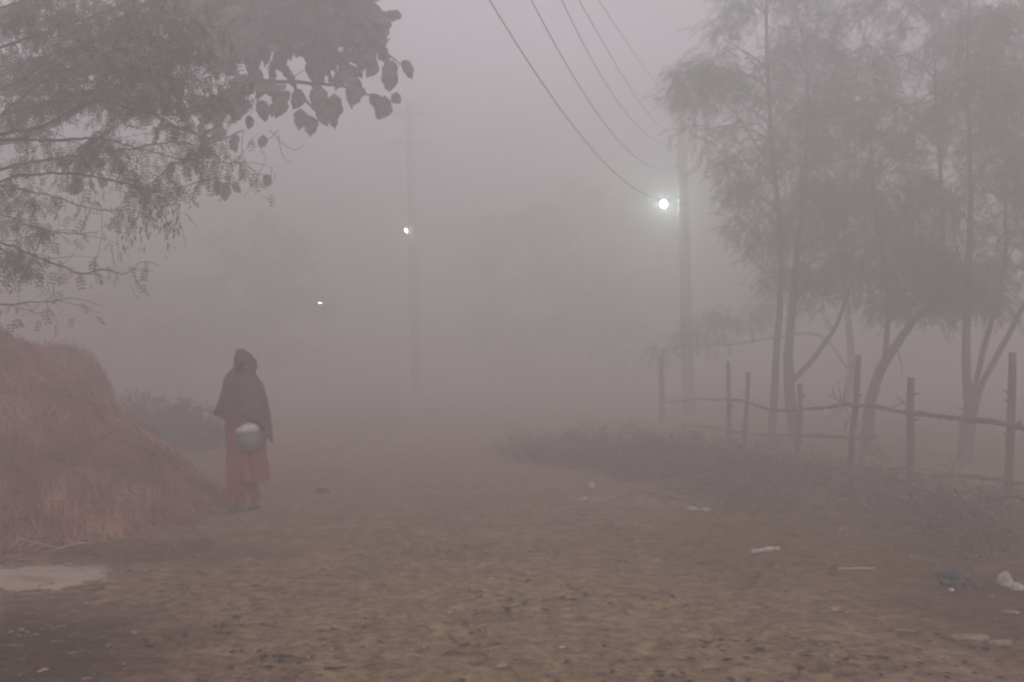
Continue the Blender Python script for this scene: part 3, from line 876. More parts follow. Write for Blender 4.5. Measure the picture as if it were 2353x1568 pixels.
# ------------------------------------------------------------------ undergrowth
def ribbon_twigs(n, region, hmin, hmax, seed, rad=(.003, .007), lean=.5, branchy=3):
    g2 = random.Random(seed)
    mb = MB()
    for i in range(n):
        x, y = region(g2)
        z = ground_z(x, y) - .02
        h = g2.uniform(hmin, hmax) * (.55 if y < 10.6 else 1)
        a = g2.uniform(0, 6.28); l = g2.gauss(0, lean)
        d = Vector((math.cos(a) * l, math.sin(a) * l, 1)).normalized() * h
        p0 = Vector((x, y, z)); p1 = p0 + d * .5 + Vector((g2.gauss(0, .04), g2.gauss(0, .04), 0)); p2 = p0 + d + Vector((g2.gauss(0, .09), g2.gauss(0, .09), -abs(g2.gauss(0, .05))))
        r = g2.uniform(*rad)
        mb.tube([p0, p1, p2], [r, r * .7, r * .3], 4, cap=False)
        for k in range(branchy):
            s = p0.lerp(p1, g2.random()) if g2.random() < .4 else p1.lerp(p2, g2.random())
            e = s + Vector((g2.gauss(0, .11), g2.gauss(0, .11), g2.uniform(-.03, .16))) * (h / .45)
            m_ = (s + e) / 2 + Vector((0, 0, .02))
            mb.tube([s, m_, e], [r * .5, r * .38, r * .18], 3, cap=False)
    return mb

def brush_region(g2):
    while True:
        y = g2.uniform(7.4, 15.5)
        edge = 2.35 + (9.5 - y) * .42 if y < 9.5 else 2.35 - (y - 9.5) * .36
        x = edge + abs(g2.gauss(0, .95)) + g2.gauss(0, .25) + .35 * noise.noise(Vector((y * 1.1, 3, 0)))
        if noise.noise(Vector((x * 1.5, y * 1.5, 6))) + .6 * noise.noise(Vector((x * 4, y * 4, 6))) < g2.uniform(-.25, .15): continue
        if x < .5 * y + .8: return x, y
mb = ribbon_twigs(1500, brush_region, .10, .42, 3, (.002, .005), .7)
o = mb.build('undergrowth', M['twig'], smooth=False)
tag(o, 'tangled dry grey twigs growing along the foot of the fence', 'undergrowth', kind='stuff')

LEAFLET = np.array([(0, 0, 0), (.012, .008, .004), (.030, 0, 0), (.012, -.008, .004)])
g3 = random.Random(8); gn = np.random.default_rng(8)
N = 6000
pos = []
for i in range(N):
    x, y = brush_region(g3)
    pos.append((x, y, ground_z(x, y) + abs(g3.gauss(0, .10)) * (1 if noise.noise(Vector((x * 1.3, y * 1.3, 0))) > -.1 else .45)))
pos = np.array(pos)
V = place(LEAFLET, pos, gn.uniform(0, 6.28, N), gn.normal(0, .8, N), gn.normal(0, .8, N), gn.uniform(.5, 1.3, N))
o = quads_object('weeds', V, 4, M['scrub_leaf'])
tag(o, 'low grey green weeds covering the strip below the fence', 'weeds', kind='stuff')

# loose fallen branches tangled along the verge
def fallen(n, seed):
    g2 = random.Random(seed); mb = MB()
    for i in range(n):
        x, y = brush_region(g2); z = ground_z(x, y) + abs(g2.gauss(0, .08)) + .02
        a = g2.uniform(0, math.pi); L = g2.uniform(.3, 1.1); rise = g2.gauss(.10, .18) * L
        p0 = Vector((x, y, z)); p2 = p0 + Vector((math.cos(a) * L, math.sin(a) * L * .6, rise))
        p2.z = max(p2.z, ground_z(p2.x, p2.y) + .02)
        m_ = p0.lerp(p2, .5) + Vector((g2.gauss(0, .06), g2.gauss(0, .06), abs(g2.gauss(.06, .06))))
        pth = smooth_path([p0, m_, p2], 4, .008); r_ = g2.uniform(.004, .011)
        mb.tube(pth, lerp_list(r_, r_ * .3, len(pth)), 4, cap=False)
        for k in range(5):
            q = pth[g2.randrange(1, len(pth))]; e = q + Vector((g2.gauss(0, .13), g2.gauss(0, .1), g2.uniform(-.04, .17)))
            mb.tube([q, q.lerp(e, .5) + Vector((0, 0, .02)), e], [r_ * .5, r_ * .35, r_ * .15], 3, cap=False)
    o = mb.build('brushwood', M['twig'], smooth=False)
    tag(o, 'loose fallen branches tangled over the low weeds below the fence', 'brushwood', kind='stuff')
fallen(240, 61)

# taller dry shrubs standing out of it
def shrub(name, px, Ys, h, n, spread, label, cat, group, mt_t, mt_l, leaves, seed, leafscale=1.0):
    b = ground_base(px, Ys); b.z += .03
    root = empty(name, tuple(b)); tag(root, label, cat, group)
    g2 = random.Random(seed); ga = np.random.default_rng(seed)
    mb = MB(); tips = []
    for i in range(n):
        a = g2.uniform(0, 6.28); s = g2.random() ** .6 * spread
        e = b + Vector((math.cos(a) * s, math.sin(a) * s, h * g2.uniform(.45, 1.0) * (1 - .35 * (s / spread) ** 2)))
        st = b + Vector((math.cos(a) * s * .25, math.sin(a) * s * .25, -.03))
        m_ = st.lerp(e, .5) + Vector((g2.gauss(0, .04), g2.gauss(0, .04), .04))
        pth = smooth_path([st, m_, e], 4, .006)
        mb.tube(pth, lerp_list(.007, .002, len(pth)), 5, cap=False)
        for k in range(4):
            q = pth[g2.randrange(3, len(pth))]
            f = q + Vector((g2.gauss(0, .1), g2.gauss(0, .1), g2.uniform(0, .12)))
            mb.tube([q, f], [.003, .001], 3, cap=False)
            tips += [q, f, q.lerp(f, .5)]
        tips += pth[4:]
    o = mb.build('stems', mt_t, root, loc=tuple(b)); o.location = (0, 0, 0)
    if leaves:
        idx = ga.integers(0, len(tips), leaves)
        pos = np.array([tuple(tips[i]) for i in idx]) + ga.normal(0, .03, (leaves, 3))
        V = place(LEAFLET, pos, ga.uniform(0, 6.28, leaves), ga.normal(.2, .7, leaves), ga.normal(0, .7, leaves), ga.uniform(.7, 1.6, leaves) * leafscale)
        o = quads_object('foliage', V, 4, mt_l, root, loc=tuple(b)); o.location = (0, 0, 0)
DS = 'dry shrubs along the fence'
shrub('dry_shrub', 1235, 14.2, .42, 42, .75, 'low spreading dry shrub nearest the middle of the lane', 'shrub', DS, M['twig'], M['scrub_leaf'], 1100, 41, 1.3)
shrub('dry_shrub', 1400, 13.6, .62, 60, .85, 'wide tangled dry shrub at the lane edge, left of the utility pole', 'shrub', DS, M['twig'], M['scrub_leaf'], 1500, 42, 1.3)
shrub('dry_shrub', 1560, 12.9, .55, 50, .7, 'dry shrub standing just in front of the utility pole', 'shrub', DS, M['twig'], M['scrub_leaf'], 1200, 43, 1.2)
shrub('dry_shrub', 1720, 11.6, .45, 40, .6, 'dry shrub in front of the slender tree trunk', 'shrub', DS, M['twig'], M['scrub_leaf'], 1000, 44, 1.1)
shrub('dry_shrub', 1880, 10.8, .42, 40, .6, 'dry shrub below the leaning third fence post', 'shrub', DS, M['twig'], M['scrub_leaf'], 1000, 45)
shrub('dry_shrub', 2060, 10.2, .26, 34, .6, 'dry shrub below the short thick fence post', 'shrub', DS, M['twig'], M['scrub_leaf'], 1000, 46)
shrub('dry_shrub', 2270, 8.6, .24, 30, .6, 'dry shrub below the tallest fence post at the right edge', 'shrub', DS, M['twig'], M['scrub_leaf'], 800, 47)
shrub('leafy_bush', 330, 16.5, .95, 80, 1.0, 'grey green leafy bush directly behind the slope of the straw heap', 'bush', 'bushes behind the straw heap', M['twig'], M['bush_leaf'], 6500, 51, 1.5)
shrub('leafy_bush', 445, 16.0, .75, 70, .95, 'lower grey green leafy bush beside the walking woman', 'bush', 'bushes behind the straw heap', M['twig'], M['bush_leaf'], 5500, 52, 1.5)

# bare weed stalks in front of the fence
def stalk(pp, Ys, label, r=.006):
    pts_ = [P(x, y, Ys) for x, y in pp]
    b = pts_[0].copy(); b.z = ground_z(b.x, b.y) - .02; pts_[0] = b
    mb = MB(); pth = smooth_path(pts_, 5, .003)
    mb.tube(pth, lerp_list(r, .002, len(pth)), 5)
    for k in range(7):
        q = pth[rnd.randrange(len(pth) // 3, len(pth))]
        e = q + Vector((rnd.uniform(-.09, .09), rnd.uniform(-.05, .05), rnd.uniform(0, .07)))
        mb.tube([q, q.lerp(e, .5) + Vector((0, 0, .008)), e], [.003, .002, .001], 4)
        c = np.array(tuple(e)); v = place(LEAFLET * .6, c[None, :], np.array([rnd.uniform(0, 6)]), np.array([.3]), np.array([0.]), np.array([1.0]))
        mb.add(v, [(0, 1, 2, 3)])
    o = mb.build('weed_stalk', M['twig'], loc=tuple(b)); tag(o, label, 'weed', 'bare weed stalks')
stalk([(2150, 1292), (2168, 1240), (2190, 1190), (2198, 1168)], 7.5, 'bare upright weed stalk behind the black plastic bag')
stalk([(2279, 1300), (2268, 1250), (2275, 1190), (2282, 1150)], 7.3, 'bare forked weed stalk just left of the white crumpled rubbish')
stalk([(2330, 1290), (2345, 1240), (2362, 1195)], 7.4, 'bare weed stalk leaning out at the right edge')
stalk([(2105, 1280), (2096, 1230), (2085, 1180)], 8.0, 'bare weed stalk leaning left, left of the black plastic bag')
stalk([(2075, 1262), (2040, 1215), (2000, 1180)], 8.4, 'long bare weed stalk bent far to the left')

# ------------------------------------------------------------------ rubbish
def crumple(name, px, py, w, h, d, mt, label, cat, group=None, seed=0, flat=.0, yaw=0, parts=None):
    Ys = CAM_Z * F / (py - HORIZON)
    c = P(px, py, Ys); c.z = ground_z(c.x, c.y)
    bm = bmesh.new()
    bmesh.ops.create_icosphere(bm, subdivisions=4, radius=1)
    for v in bm.verts:
        n = noise.noise(v.co * 1.6 + Vector((seed, 0, 0))) * .45 + (1 - abs(noise.noise(v.co * 4.2 + Vector((0, seed, 0)))) * 2) * .16
        co = v.co * (1 + n)
        v.co = Vector((co.x * w, co.y * d, max(co.z, -.45) * h + h * .42))
    me = bpy.data.meshes.new(name); bm.to_mesh(me); bm.free()
    me.polygons.foreach_set('use_smooth', [True] * len(me.polygons))
    me.materials.append(mt)
    o = bpy.data.objects.new(name, me); COL.objects.link(o); o.location = c; o.rotation_euler = (0, 0, yaw)
    tag(o, label, cat, group)
    return o
crumple('plastic_bag', 2192, 1338, .105, .07, .08, M['black_plastic'], 'crumpled black plastic bag lying at the edge of the brush', 'plastic bag', seed=3)
crumple('plastic_bag', 2238, 1345, .06, .035, .05, M['black_plastic'], 'flat scrap of black plastic just right of the bigger black bag', 'plastic bag', seed=5)
WR = 'pale rubbish along the brush'
crumple('crumpled_paper', 2310, 1344, .038, .058, .04, M['white_plastic'], 'white crumpled rubbish standing highest, near the right edge', 'rubbish', WR, seed=7)
crumple('crumpled_paper', 2338, 1352, .032, .03, .03, M['white_plastic'], 'small white crumpled rubbish just right of the highest white one', 'rubbish', WR, seed=8)
crumple('crumpled_paper', 2186, 1352, .017, .013, .015, M['white_plastic'], 'tiny white rubbish right below the black plastic bag', 'rubbish', WR, seed=9)
crumple('crumpled_paper', 1359, 1122, .032, .05, .03, M['white_plastic'], 'white scrap caught at the left end of the dry brush, upper of two', 'rubbish', WR, seed=10)
crumple('crumpled_paper', 1343, 1149, .045, .02, .04, M['white_plastic'], 'flat white scrap on the lane, lower of two at the left end of the brush', 'rubbish', WR, seed=11)
crumple('crumpled_paper', 1590, 1170, .055, .022, .04, M['white_plastic'], 'flat white scrap at the foot of the brush in front of the utility pole', 'rubbish', WR, seed=12)
crumple('crumpled_paper', 1622, 1173, .04, .018, .03, M['white_plastic'], 'white scrap immediately right of the flat one in front of the utility pole', 'rubbish', WR, seed=13)
crumple('crumpled_paper', 2112, 1244, .04, .03, .03, M['litter_pale'], 'dull pale crumpled scrap in the brush behind the black plastic bag', 'rubbish', WR, seed=14)
crumple('crumpled_paper', 1930, 1218, .05, .02, .03, M['litter_pale'], 'dull pale scrap in the brush below the leaning tree', 'rubbish', WR, seed=15)
crumple('crumpled_paper', 2320, 1403, .04, .012, .03, M['litter_pale'], 'dull pale flat scrap on bare dirt at the right edge', 'rubbish', WR, seed=16)
crumple('flat_stone', 2230, 1470, .10, .02, .05, M['stone'], 'long pale flat stone set in the dirt, bottom right', 'stone', 'pale flat stones', seed=17)
crumple('flat_stone', 2300, 1478, .055, .014, .03, M['stone'], 'short pale flat stone beside the long one, bottom right', 'stone', 'pale flat stones', seed=18)
crumple('flat_stone', 1030, 1405, .035, .013, .02, M['stone'], 'small pale flat stone alone in the middle of the lane', 'stone', 'pale flat stones', seed=19)
crumple('flat_stone', 925, 1378, .03, .012, .02, M['stone'], 'small pale flat stone left of the middle of the lane', 'stone', 'pale flat stones', seed=20)
crumple('dung_clod', 455, 1180, .07, .035, .05, M['litter_dark'], 'dark clod of earth at the foot of the straw heap, left of the woman', 'clod', 'dark clods near the straw heap', seed=21)
crumple('dung_clod', 500, 1135, .06, .03, .04, M['litter_dark'], 'small dark clod just behind and left of the woman', 'clod', 'dark clods near the straw heap', seed=22)
crumple('dung_clod', 740, 1130, .07, .03, .05, M['litter_dark'], 'small dark clod on the lane right of the woman', 'clod', 'dark clods near the straw heap', seed=23)
# pale stick, split and cracked at the end
def pale_stick(name, a, b_, r, mt, label, cat):
    Ya = CAM_Z * F / (a[1] - HORIZON); Yb = CAM_Z * F / (b_[1] - HORIZON)
    p, q = P(*a, Ya), P(*b_, Yb)
    p.z = ground_z(p.x, p.y) + r; q.z = ground_z(q.x, q.y) + r * 1.6
    pth = smooth_path([p, p.lerp(q, .35) + Vector((0, .01, -r * .15)), p.lerp(q, .7) + Vector((0, -.01, r * .2)), q], 5, .0015)
    mb = MB(); mb.tube(pth, [r * (1 + .25 * math.cos(i * .75)) for i in range(len(pth))], 9, rough=.2)
    o = mb.build(name, mt, loc=tuple(p)); tag(o, label, cat)
pale_stick('plastic_bottle', (1728, 1277), (1788, 1268), .019, M['white_plastic'], 'thick whitish crushed plastic bottle lying on the ochre dirt', 'bottle')
pale_stick('pale_stick', (1926, 1309), (2008, 1304), .008, M['pale_wood'], 'long thin pale stick lying at the edge of the brush', 'stick')

# ------------------------------------------------------------------ utility poles
Yp = 24.0
PB = ground_base(1583, Yp)
pole = empty('utility_pole', tuple(PB)); tag(pole, 'nearer concrete utility pole beside the bright lamp, carrying the overhead wires', 'utility pole', 'utility poles')
top = P(1562, 150, Yp)
mb = MB(); mb.tube([PB, PB.lerp(top, .33), PB.lerp(top, .66), top], [.155, .145, .125, .10], 12)
o = mb.build('shaft', M['concrete'], pole, loc=tuple(PB)); o.location = (0, 0, 0)
def pole_x(py): 
    k = (P(1500, py, Yp).z - PB.z) / (top.z - PB.z); return PB.lerp(top, k)
attach = []
wires = [  # picture points from the pole outwards
    [(1552, 456), (1481, 444), (1395, 386), (1300, 262), (1200, 118), (1122, 0)],
    [(1552, 384), (1500, 384), (1430, 335), (1350, 228), (1280, 105), (1219, 0)],
    [(1552, 338), (1510, 326), (1440, 260), (1375, 165), (1330, 80), (1291, 0)],
    [(1552, 300), (1530, 297), (1470, 236), (1405, 130), (1365, 62), (1330, 0)],
    [(1552, 232), (1528, 214), (1470, 140), (1420, 70), (1376, 0)]]
for i, pp in enumerate(wires):
    y = pp[0][1]
    c = pole_x(y)
    mb = MB()
    mb.tube([c + Vector((-.02, -.08, 0)), c + Vector((-.14, -.10, 0))], [.012, .012], 6)
    for dx, rr in ((-.12, .022), (-.14, .035), (-.155, .022), (-.17, .035), (-.185, .02)):
        mb.tube([c + Vector((dx, -.1, -.035)), c + Vector((dx, -.1, .035))], [rr * .8, rr * .8], 8)
    o = mb.build('insulator', M['porcelain'], pole, loc=tuple(c)); o.location = c - PB
    attach.append(c + Vector((-.17, -.1, 0)))
# metal band and bracket arm of the lamp
c = pole_x(470)
mb = MB(); mb.tube([c + Vector((0, 0, -.03)), c + Vector((0, 0, .03))], [.146, .146], 12)
o = mb.build('band', M['metal_dark'], pole, loc=tuple(c)); o.location = c - PB

WD = 'overhead wires'
wl = ['lowest overhead wire, ending beside the bright lamp', 'second lowest overhead wire', 'third overhead wire, in the middle of the five', 'fourth overhead wire, second from the top', 'highest overhead wire, rightmost at the top of the picture']
for i, pp in enumerate(wires):
    a = attach[i]
    # the wire runs in one vertical plane from the pole towards a pole behind the camera
    far = Vector((-5.2 + .12 * i, -10.0, 0))
    pl = Vector((far.x - a.x, far.y - a.y, 0)); pl.normalize()
    nrm = Vector((-pl.y, pl.x, 0))
    S, Z = [0.0], [a.z]
    for (x, y) in pp[1:]:
        d = P(x, y, 1.0) - Vector((0, 0, CAM_Z))
        k = (a.x * nrm.x + a.y * nrm.y) / (d.x * nrm.x + d.y * nrm.y)
        q = d * k
        S.append((q.x - a.x) * pl.x + (q.y - a.y) * pl.y); Z.append(q.z + CAM_Z)
    S, Z = np.array(S), np.array(Z)
    print('wire', i, np.round(S, 2), np.round(Z, 2))
    w = np.ones(len(S)); w[0] = 4
    co = np.polyfit(S, Z, 3, w=w)
    send = S[-1] + .8
    pts_ = [Vector((a.x + pl.x * s, a.y + pl.y * s, float(np.polyval(co, s)) + (a.z - np.polyval(co, 0)) * math.exp(-s))) for s in np.linspace(0, send, 40)]
    sl = min(max(float(np.polyval(np.polyder(co), send)), -.02), .12)
    pts_ += [pts_[-1] + Vector((pl.x * s, pl.y * s, sl * s)) for s in (1, 3, 6, 10, 14)]
    mb = MB(); mb.tube(pts_, [.0055] * len(pts_), 6)
    o = mb.build('overhead_wire', M['wire'], loc=tuple(a)); tag(o, wl[i], 'wire', WD)

# second, farther pole with cross arm
Yq = 36.5
QB = ground_base(957, Yq)
pole2 = empty('utility_pole', tuple(QB)); tag(pole2, 'farther fog-faded utility pole with cross arm in the left middle, beside the small lamp', 'utility pole', 'utility poles')
top2 = P(940, 236, Yq)
mb = MB(); mb.tube([QB, QB.lerp(top2, .5), top2], [.23, .19, .15], 12)
o = mb.build('shaft', M['concrete'], pole2, loc=tuple(QB)); o.location = (0, 0, 0)
for yy, half in ((262, 46), (330, 52)):
    c = P(942, yy, Yq - .2)
    hw = half / F * Yq
    mb = MB(); mb.tube([c + Vector((-hw, 0, 0)), c + Vector((hw, 0, 0))], [.05, .05], 4)
    o = mb.build('cross_arm', M['metal_dark'], pole2, loc=tuple(c)); o.location = c - QB
    for s in (-1, -.5, .5, 1):
        mb = MB(); q = c + Vector((s * hw * .95, 0, .05))
        mb.tube([q, q + Vector((0, 0, .05)), q + Vector((0, 0, .10)), q + Vector((0, 0, .16))], [.03, .055, .035, .045], 8)
        i_ = mb.build('insulator', M['porcelain'], o, loc=tuple(q)); i_.location = q - c

# ------------------------------------------------------------------ lamps
def lathe(mb, c, prof, sides=20):
    vs, fs = [], []
    for (r, z) in prof:
        for k in range(sides):
            a = 2 * math.pi * k / sides
            vs.append((c[0] + r * math.cos(a), c[1] + r * math.sin(a), c[2] + z))
    for i in range(len(prof) - 1):
        for k in range(sides):
            k2 = (k + 1) % sides
            fs.append((i * sides + k, i * sides + k2, (i + 1) * sides + k2, (i + 1) * sides + k))
    fs.append(tuple(range(sides))[::-1]); fs.append(tuple((len(prof) - 1) * sides + k for k in range(sides)))
    mb.add(vs, fs)
def lamp(c, r, arm_to, strength, color, label, light=None):
    root = empty('street_lamp', tuple(c)); tag(root, label, 'lamp', 'street lamps')
    mb = MB(); lathe(mb, (0, 0, 0), [(r * .02, -r), (r * .26, -.966 * r), (r * .5, -.866 * r), (r * .707, -.707 * r), (r * .866, -.5 * r), (r * .966, -.26 * r), (r, 0), (r * .966, .26 * r), (r * .866, .5 * r), (r * .707, .78 * r), (r * .5, 1.02 * r), (r * .45, 1.2 * r)], 28)
    o = mb.build('bulb', emit('bulb_glow', color, strength), root)
    mb = MB(); lathe(mb, (0, 0, 0), [(r * .48, 1.2 * r), (r * .48, 1.9 * r), (r * .3, 2.1 * r)], 14)
    mb.build('socket', M['metal_dark'], root)
    a = Vector((0, 0, 2.0 * r)); e = Vector(arm_to) - Vector(c)
    mb = MB(); pth = smooth_path([a, a + Vector((e.x * .25, e.y * .25, r * 1.0)), e], 6); mb.tube(pth, [.012 + r * .06] * len(pth), 6)
    mb.build('arm', M['metal_dark'], root)
    return root
lc = P(1525, 470, Yp + .30)
lamp(lc, .080, pole_x(462) + Vector((-.1, 0, 0)), 430.0, (.80, 1.0, .94), 'brightest street lamp, glowing white on the nearer utility pole')
lc2 = P(933, 530, Yq - .25)
lamp(lc2, .045, P(945, 522, Yq - .1), 160.0, (1, .97, 1), 'small lit lamp on the farther utility pole')
lc3 = P(735, 697, 34)
lamp(lc3, .02, P(741, 700, 34.1), 260.0, (1, .95, 1), 'tiny lit lamp low in the fog above and right of the woman')
# the tiny lamp hangs on its own thin post
b = ground_base(741, 34.1); tp = P(741, 690, 34.1)
mb = MB(); mb.tube([b, tp], [.03, .022], 8); o = mb.build('lamp_post', M['concrete'], loc=tuple(b)); tag(o, 'thin fog-hidden post holding the tiny lamp above the woman', 'post', 'thin lamp posts')
lc4 = P(122, 751, 34.5)
lamp(lc4, .02, P(127, 753, 34.6), 90.0, (1, .95, 1), 'faintest tiny lamp above the straw heap at the far left')
b = ground_base(127, 34.6); tp = P(127, 747, 34.6)
mb = MB(); mb.tube([b, tp], [.03, .022], 8); o = mb.build('lamp_post', M['concrete'], loc=tuple(b)); tag(o, 'thin fog-hidden post holding the faintest lamp at the far left', 'post', 'thin lamp posts')

# ------------------------------------------------------------------ the woman
def build_person():
    gx = (565 - 1176.5) / F * 9.72
    org = Vector((gx, 9.72, ground_z(gx, 9.72)))
    root = empty('person', tuple(org))
    tag(root, 'person in dark shawl and long red tunic walking along the lane with a pot', 'person')
    # local axes: +x image right, -y towards the camera
    V, E, RD = [], [], []
    def v(p, r, link=None):
        V.append(p); RD.append(r)
        if link is not None: E.append((link, len(V) - 1))
        return len(V) - 1
    pel = v((0.0, 0, .82), (.135, .10))
    w1 = v((0.0, 0, .95), (.115, .09), pel)
    ch = v((0.0, 0, 1.10), (.14, .095), w1)
    sh = v((0.0, .01, 1.20), (.12, .08), ch)
    nk = v((0.01, .0, 1.285), (.048, .048), sh)
    jw = v((0.022, -.022, 1.345), (.058, .066), nk)
    hd = v((0.024, -.012, 1.40), (.070, .085), jw)
    hc = v((0.024, -.002, 1.455), (.066, .078), hd)
    # image right arm: hanging outwards, hand on the pot's right side
    a = v((.135, .01, 1.20), (.052, .052), sh); a = v((.185, .01, 1.02), (.040, .040), a); a = v((.215, -.03, .895), (.034, .034), a)
    a = v((.232, -.11, .77), (.027, .027), a); a = v((.226, -.165, .705), (.020, .026), a); wr_r = v((.205, -.20, .665), (.014, .030), a)
    # image left arm: elbow out under the shawl, hand on the pot's rim
    a = v((-.135, .01, 1.20), (.052, .052), sh); a = v((-.195, .02, 1.03), (.040, .040), a); a = v((-.22, -.02, .93), (.034, .034), a)
    a = v((-.12, -.14, .875), (.027, .027), a); a = v((-.035, -.20, .845), (.020, .024), a); wr_l = v((.0, -.215, .83), (.014, .028), a)
    # legs, mid-stride
    l = v((-.075, 0, .76), (.088, .088), pel); l = v((-.085, -.02, .47), (.056, .056), l); l = v((-.085, -.02, .28), (.048, .048), l); l = v((-.088, .0, .075), (.032, .034), l)
    l = v((-.09, -.03, .04), (.034, .03), l); l = v((-.10, -.13, .022), (.038, .018), l)
    l = v((.075, 0, .76), (.088, .088), pel); l = v((.045, .04, .47), (.056, .056), l); l = v((.03, .10, .28), (.046, .046), l); l = v((.04, .16, .10), (.031, .034), l)
    l = v((.045, .15, .06), (.033, .03), l); l = v((.062, .06, .022), (.038, .018), l)
    roots = [0]
    # fingers: each its own chain rooted in the palm
    def finger(base, d1, d2, d3, r):
        i0 = v(base, (r, r)); roots.append(i0)
        q = Vector(base); i = i0
        for d, k in ((d1, 1), (d2, .9), (d3, .78)):
            q = q + Vector(d); i = v(tuple(q), (r * k, r * k), i)
    for k in range(4):
        L = (.9, 1.0, .95, .75)[k]
        zc = .70 - .020 * k
        finger((.208, -.19 + .004 * k, zc - .02), (-.018 * L, -.030 * L, -.008), (-.028 * L, -.016 * L, -.006), (-.026 * L, -.004 * L, -.003), .0085)
    finger((.215, -.175, .705), (-.014, -.018, .022), (-.022, -.014, .016), (-.018, -.006, .006), .0095)
    for k in range(4):
        L = (.75, .95, 1.0, .9)[k]
        finger((-.005 + .004 * k, -.218 + .018 * k - .02, .83), (.026 * L, -.004, .004), (.024 * L, -.002, -.014), (.012 * L, 0, -.022), .0085)
    finger((-.02, -.20, .845), (.018, -.018, .012), (.02, -.016, -.002), (.016, -.008, -.010), .0095)
    me = bpy.data.meshes.new('body')
    me.from_pydata(V, E, [])
    body = bpy.data.objects.new('body', me); COL.objects.link(body); body.parent = root
    sk = body.modifiers.new('skin', 'SKIN'); sk.use_smooth_shade = True
    if not me.skin_vertices: me.attributes  # the modifier adds the layer
    for i, r in enumerate(RD):
        me.skin_vertices[0].data[i].radius = r
        me.skin_vertices[0].data[i].use_root = i in roots
    sb = body.modifiers.new('sub', 'SUBSURF'); sb.levels = 2; sb.render_levels = 2
    me.materials.append(M['skin'])
    # face pieces
    def blob(name, c, s, mt, par, rot=(0, 0, 0)):
        bm = bmesh.new(); bmesh.ops.create_icosphere(bm, subdivisions=3, radius=1)
        for q in bm.verts: q.co = Vector((q.co.x * s[0], q.co.y * s[1], q.co.z * s[2]))
        m_ = bpy.data.meshes.new(name); bm.to_mesh(m_); bm.free(); m_.materials.append(mt)
        m_.polygons.foreach_set('use_smooth', [True] * len(m_.polygons))
        o_ = bpy.data.objects.new(name, m_); COL.objects.link(o_); o_.parent = par; o_.location = c; o_.rotation_euler = rot
        return o_
    blob('eye', (.006, -.088, 1.405), (.011, .006, .006), M['eye'], root)
    blob('eye', (.056, -.082, 1.405), (.011, .006, .006), M['eye'], root)
    blob('nose', (.034, -.098, 1.383), (.010, .015, .022), M['skin'], root)
    blob('mouth', (.033, -.090, 1.352), (.020, .007, .006), M['trousers'], root)
    blob('hair', (.020, .006, 1.428), (.080, .088, .078), M['hair'], root)
    # lofted clothes
    def loft(name, rings, mt, n=72, folds=0.0, nf=9, thick=.006, hole=None, phase=0.0, hemfn=None):
        vs, fs = [], []
        keys = rings
        zs = [k[0] for k in keys]
        m = 44
        out = []
        for j in range(m + 1):
            t_ = j / m
            f = t_ * (len(keys) - 1); i0 = min(int(f), len(keys) - 2); u = f - i0; u = u * u * (3 - 2 * u)
            out.append([keys[i0][k] + (keys[i0 + 1][k] - keys[i0][k]) * u for k in range(5)])
        for j, (z, cx, cy, rx, ry) in enumerate(out):
            t_ = j / m
            for k in range(n):
                a_ = 2 * math.pi * k / n
                fo = folds * t_ * (math.sin(a_ * nf + phase + 1.5 * math.sin(t_ * 3)) + .5 * math.sin(a_ * (nf * 1.7) + 2 * t_))
                ww = .02 * noise.noise(Vector((math.cos(a_) * 2, math.sin(a_) * 2, z * 6))) * min(1, t_ * 3)
                x_ = cx + math.cos(a_) * (rx + fo + ww); y_ = cy + math.sin(a_) * (ry + fo + ww)
                zz = z + (hemfn(a_, t_) if hemfn else 0)
                vs.append((x_, y_, zz))
        for j in range(m):
            for k in range(n):
                k2 = (k + 1) % n
                if hole and hole(2 * math.pi * (k + .5) / n, (out[j][0] + out[j + 1][0]) / 2): continue
                fs.append((j * n + k, (j + 1) * n + k, (j + 1) * n + k2, j * n + k2))
        mb = MB(); mb.add(vs, fs)
        o_ = mb.build(name, mt, root)
        so = o_.modifiers.new('thick', 'SOLIDIFY'); so.thickness = thick; so.offset = 1
        return o_
    # tunic from the chest to the knees, swinging out to the right at the hem
    loft('tunic', [(1.26, 0, .01, .11, .08), (1.14, 0, .01, .17, .115), (.98, -.005, .0, .175, .125), (.82, -.008, .0, .185, .15), (.66, .0, .0, .182, .15), (.50, .012, .0, .172, .155), (.38, .024, .005, .170, .16), (.29, .044, .01, .180, .165)],
         M['tunic'], folds=.016, nf=7, hemfn=lambda a_, t_: -.17 * max(0, t_ - .6) / .4 * max(0, -math.cos(a_ + .3)) + (.012 * math.sin(3 * a_) * t_))
    # loose trousers, one leg each
    loft('trouser_leg', [(.55, -.075, -.01, .105, .10), (.38, -.085, -.015, .095, .09), (.24, -.09, -.01, .082, .078), (.13, -.088, .0, .060, .062), (.07, -.088, .0, .050, .056)], M['trousers'], n=36, folds=.008, nf=5)
    loft('trouser_leg', [(.55, .05, .03, .100, .10), (.38, .035, .07, .085, .085), (.24, .035, .11, .060, .062), (.15, .048, .145, .044, .048), (.10, .052, .158, .040, .044)], M['trousers'], n=36, folds=.007, nf=5, phase=1)
    # shawl over head and shoulders
    def hem(a_, t_):
        # falls low on the image right side, short in front and on the left
        k = max(0, (t_ - .55) / .45)
        right = max(0, math.cos(a_ - .25)) ** 3
        return -k * (.29 * right) + k * .03 * math.sin(2 * a_)
    def face_hole(a_, z):
        d = (a_ - math.radians(284) + math.pi) % (2 * math.pi) - math.pi
        return 1.325 < z < 1.452 and abs(d) < .62 * math.sqrt(max(0, 1 - ((z - 1.388) / .068) ** 2))
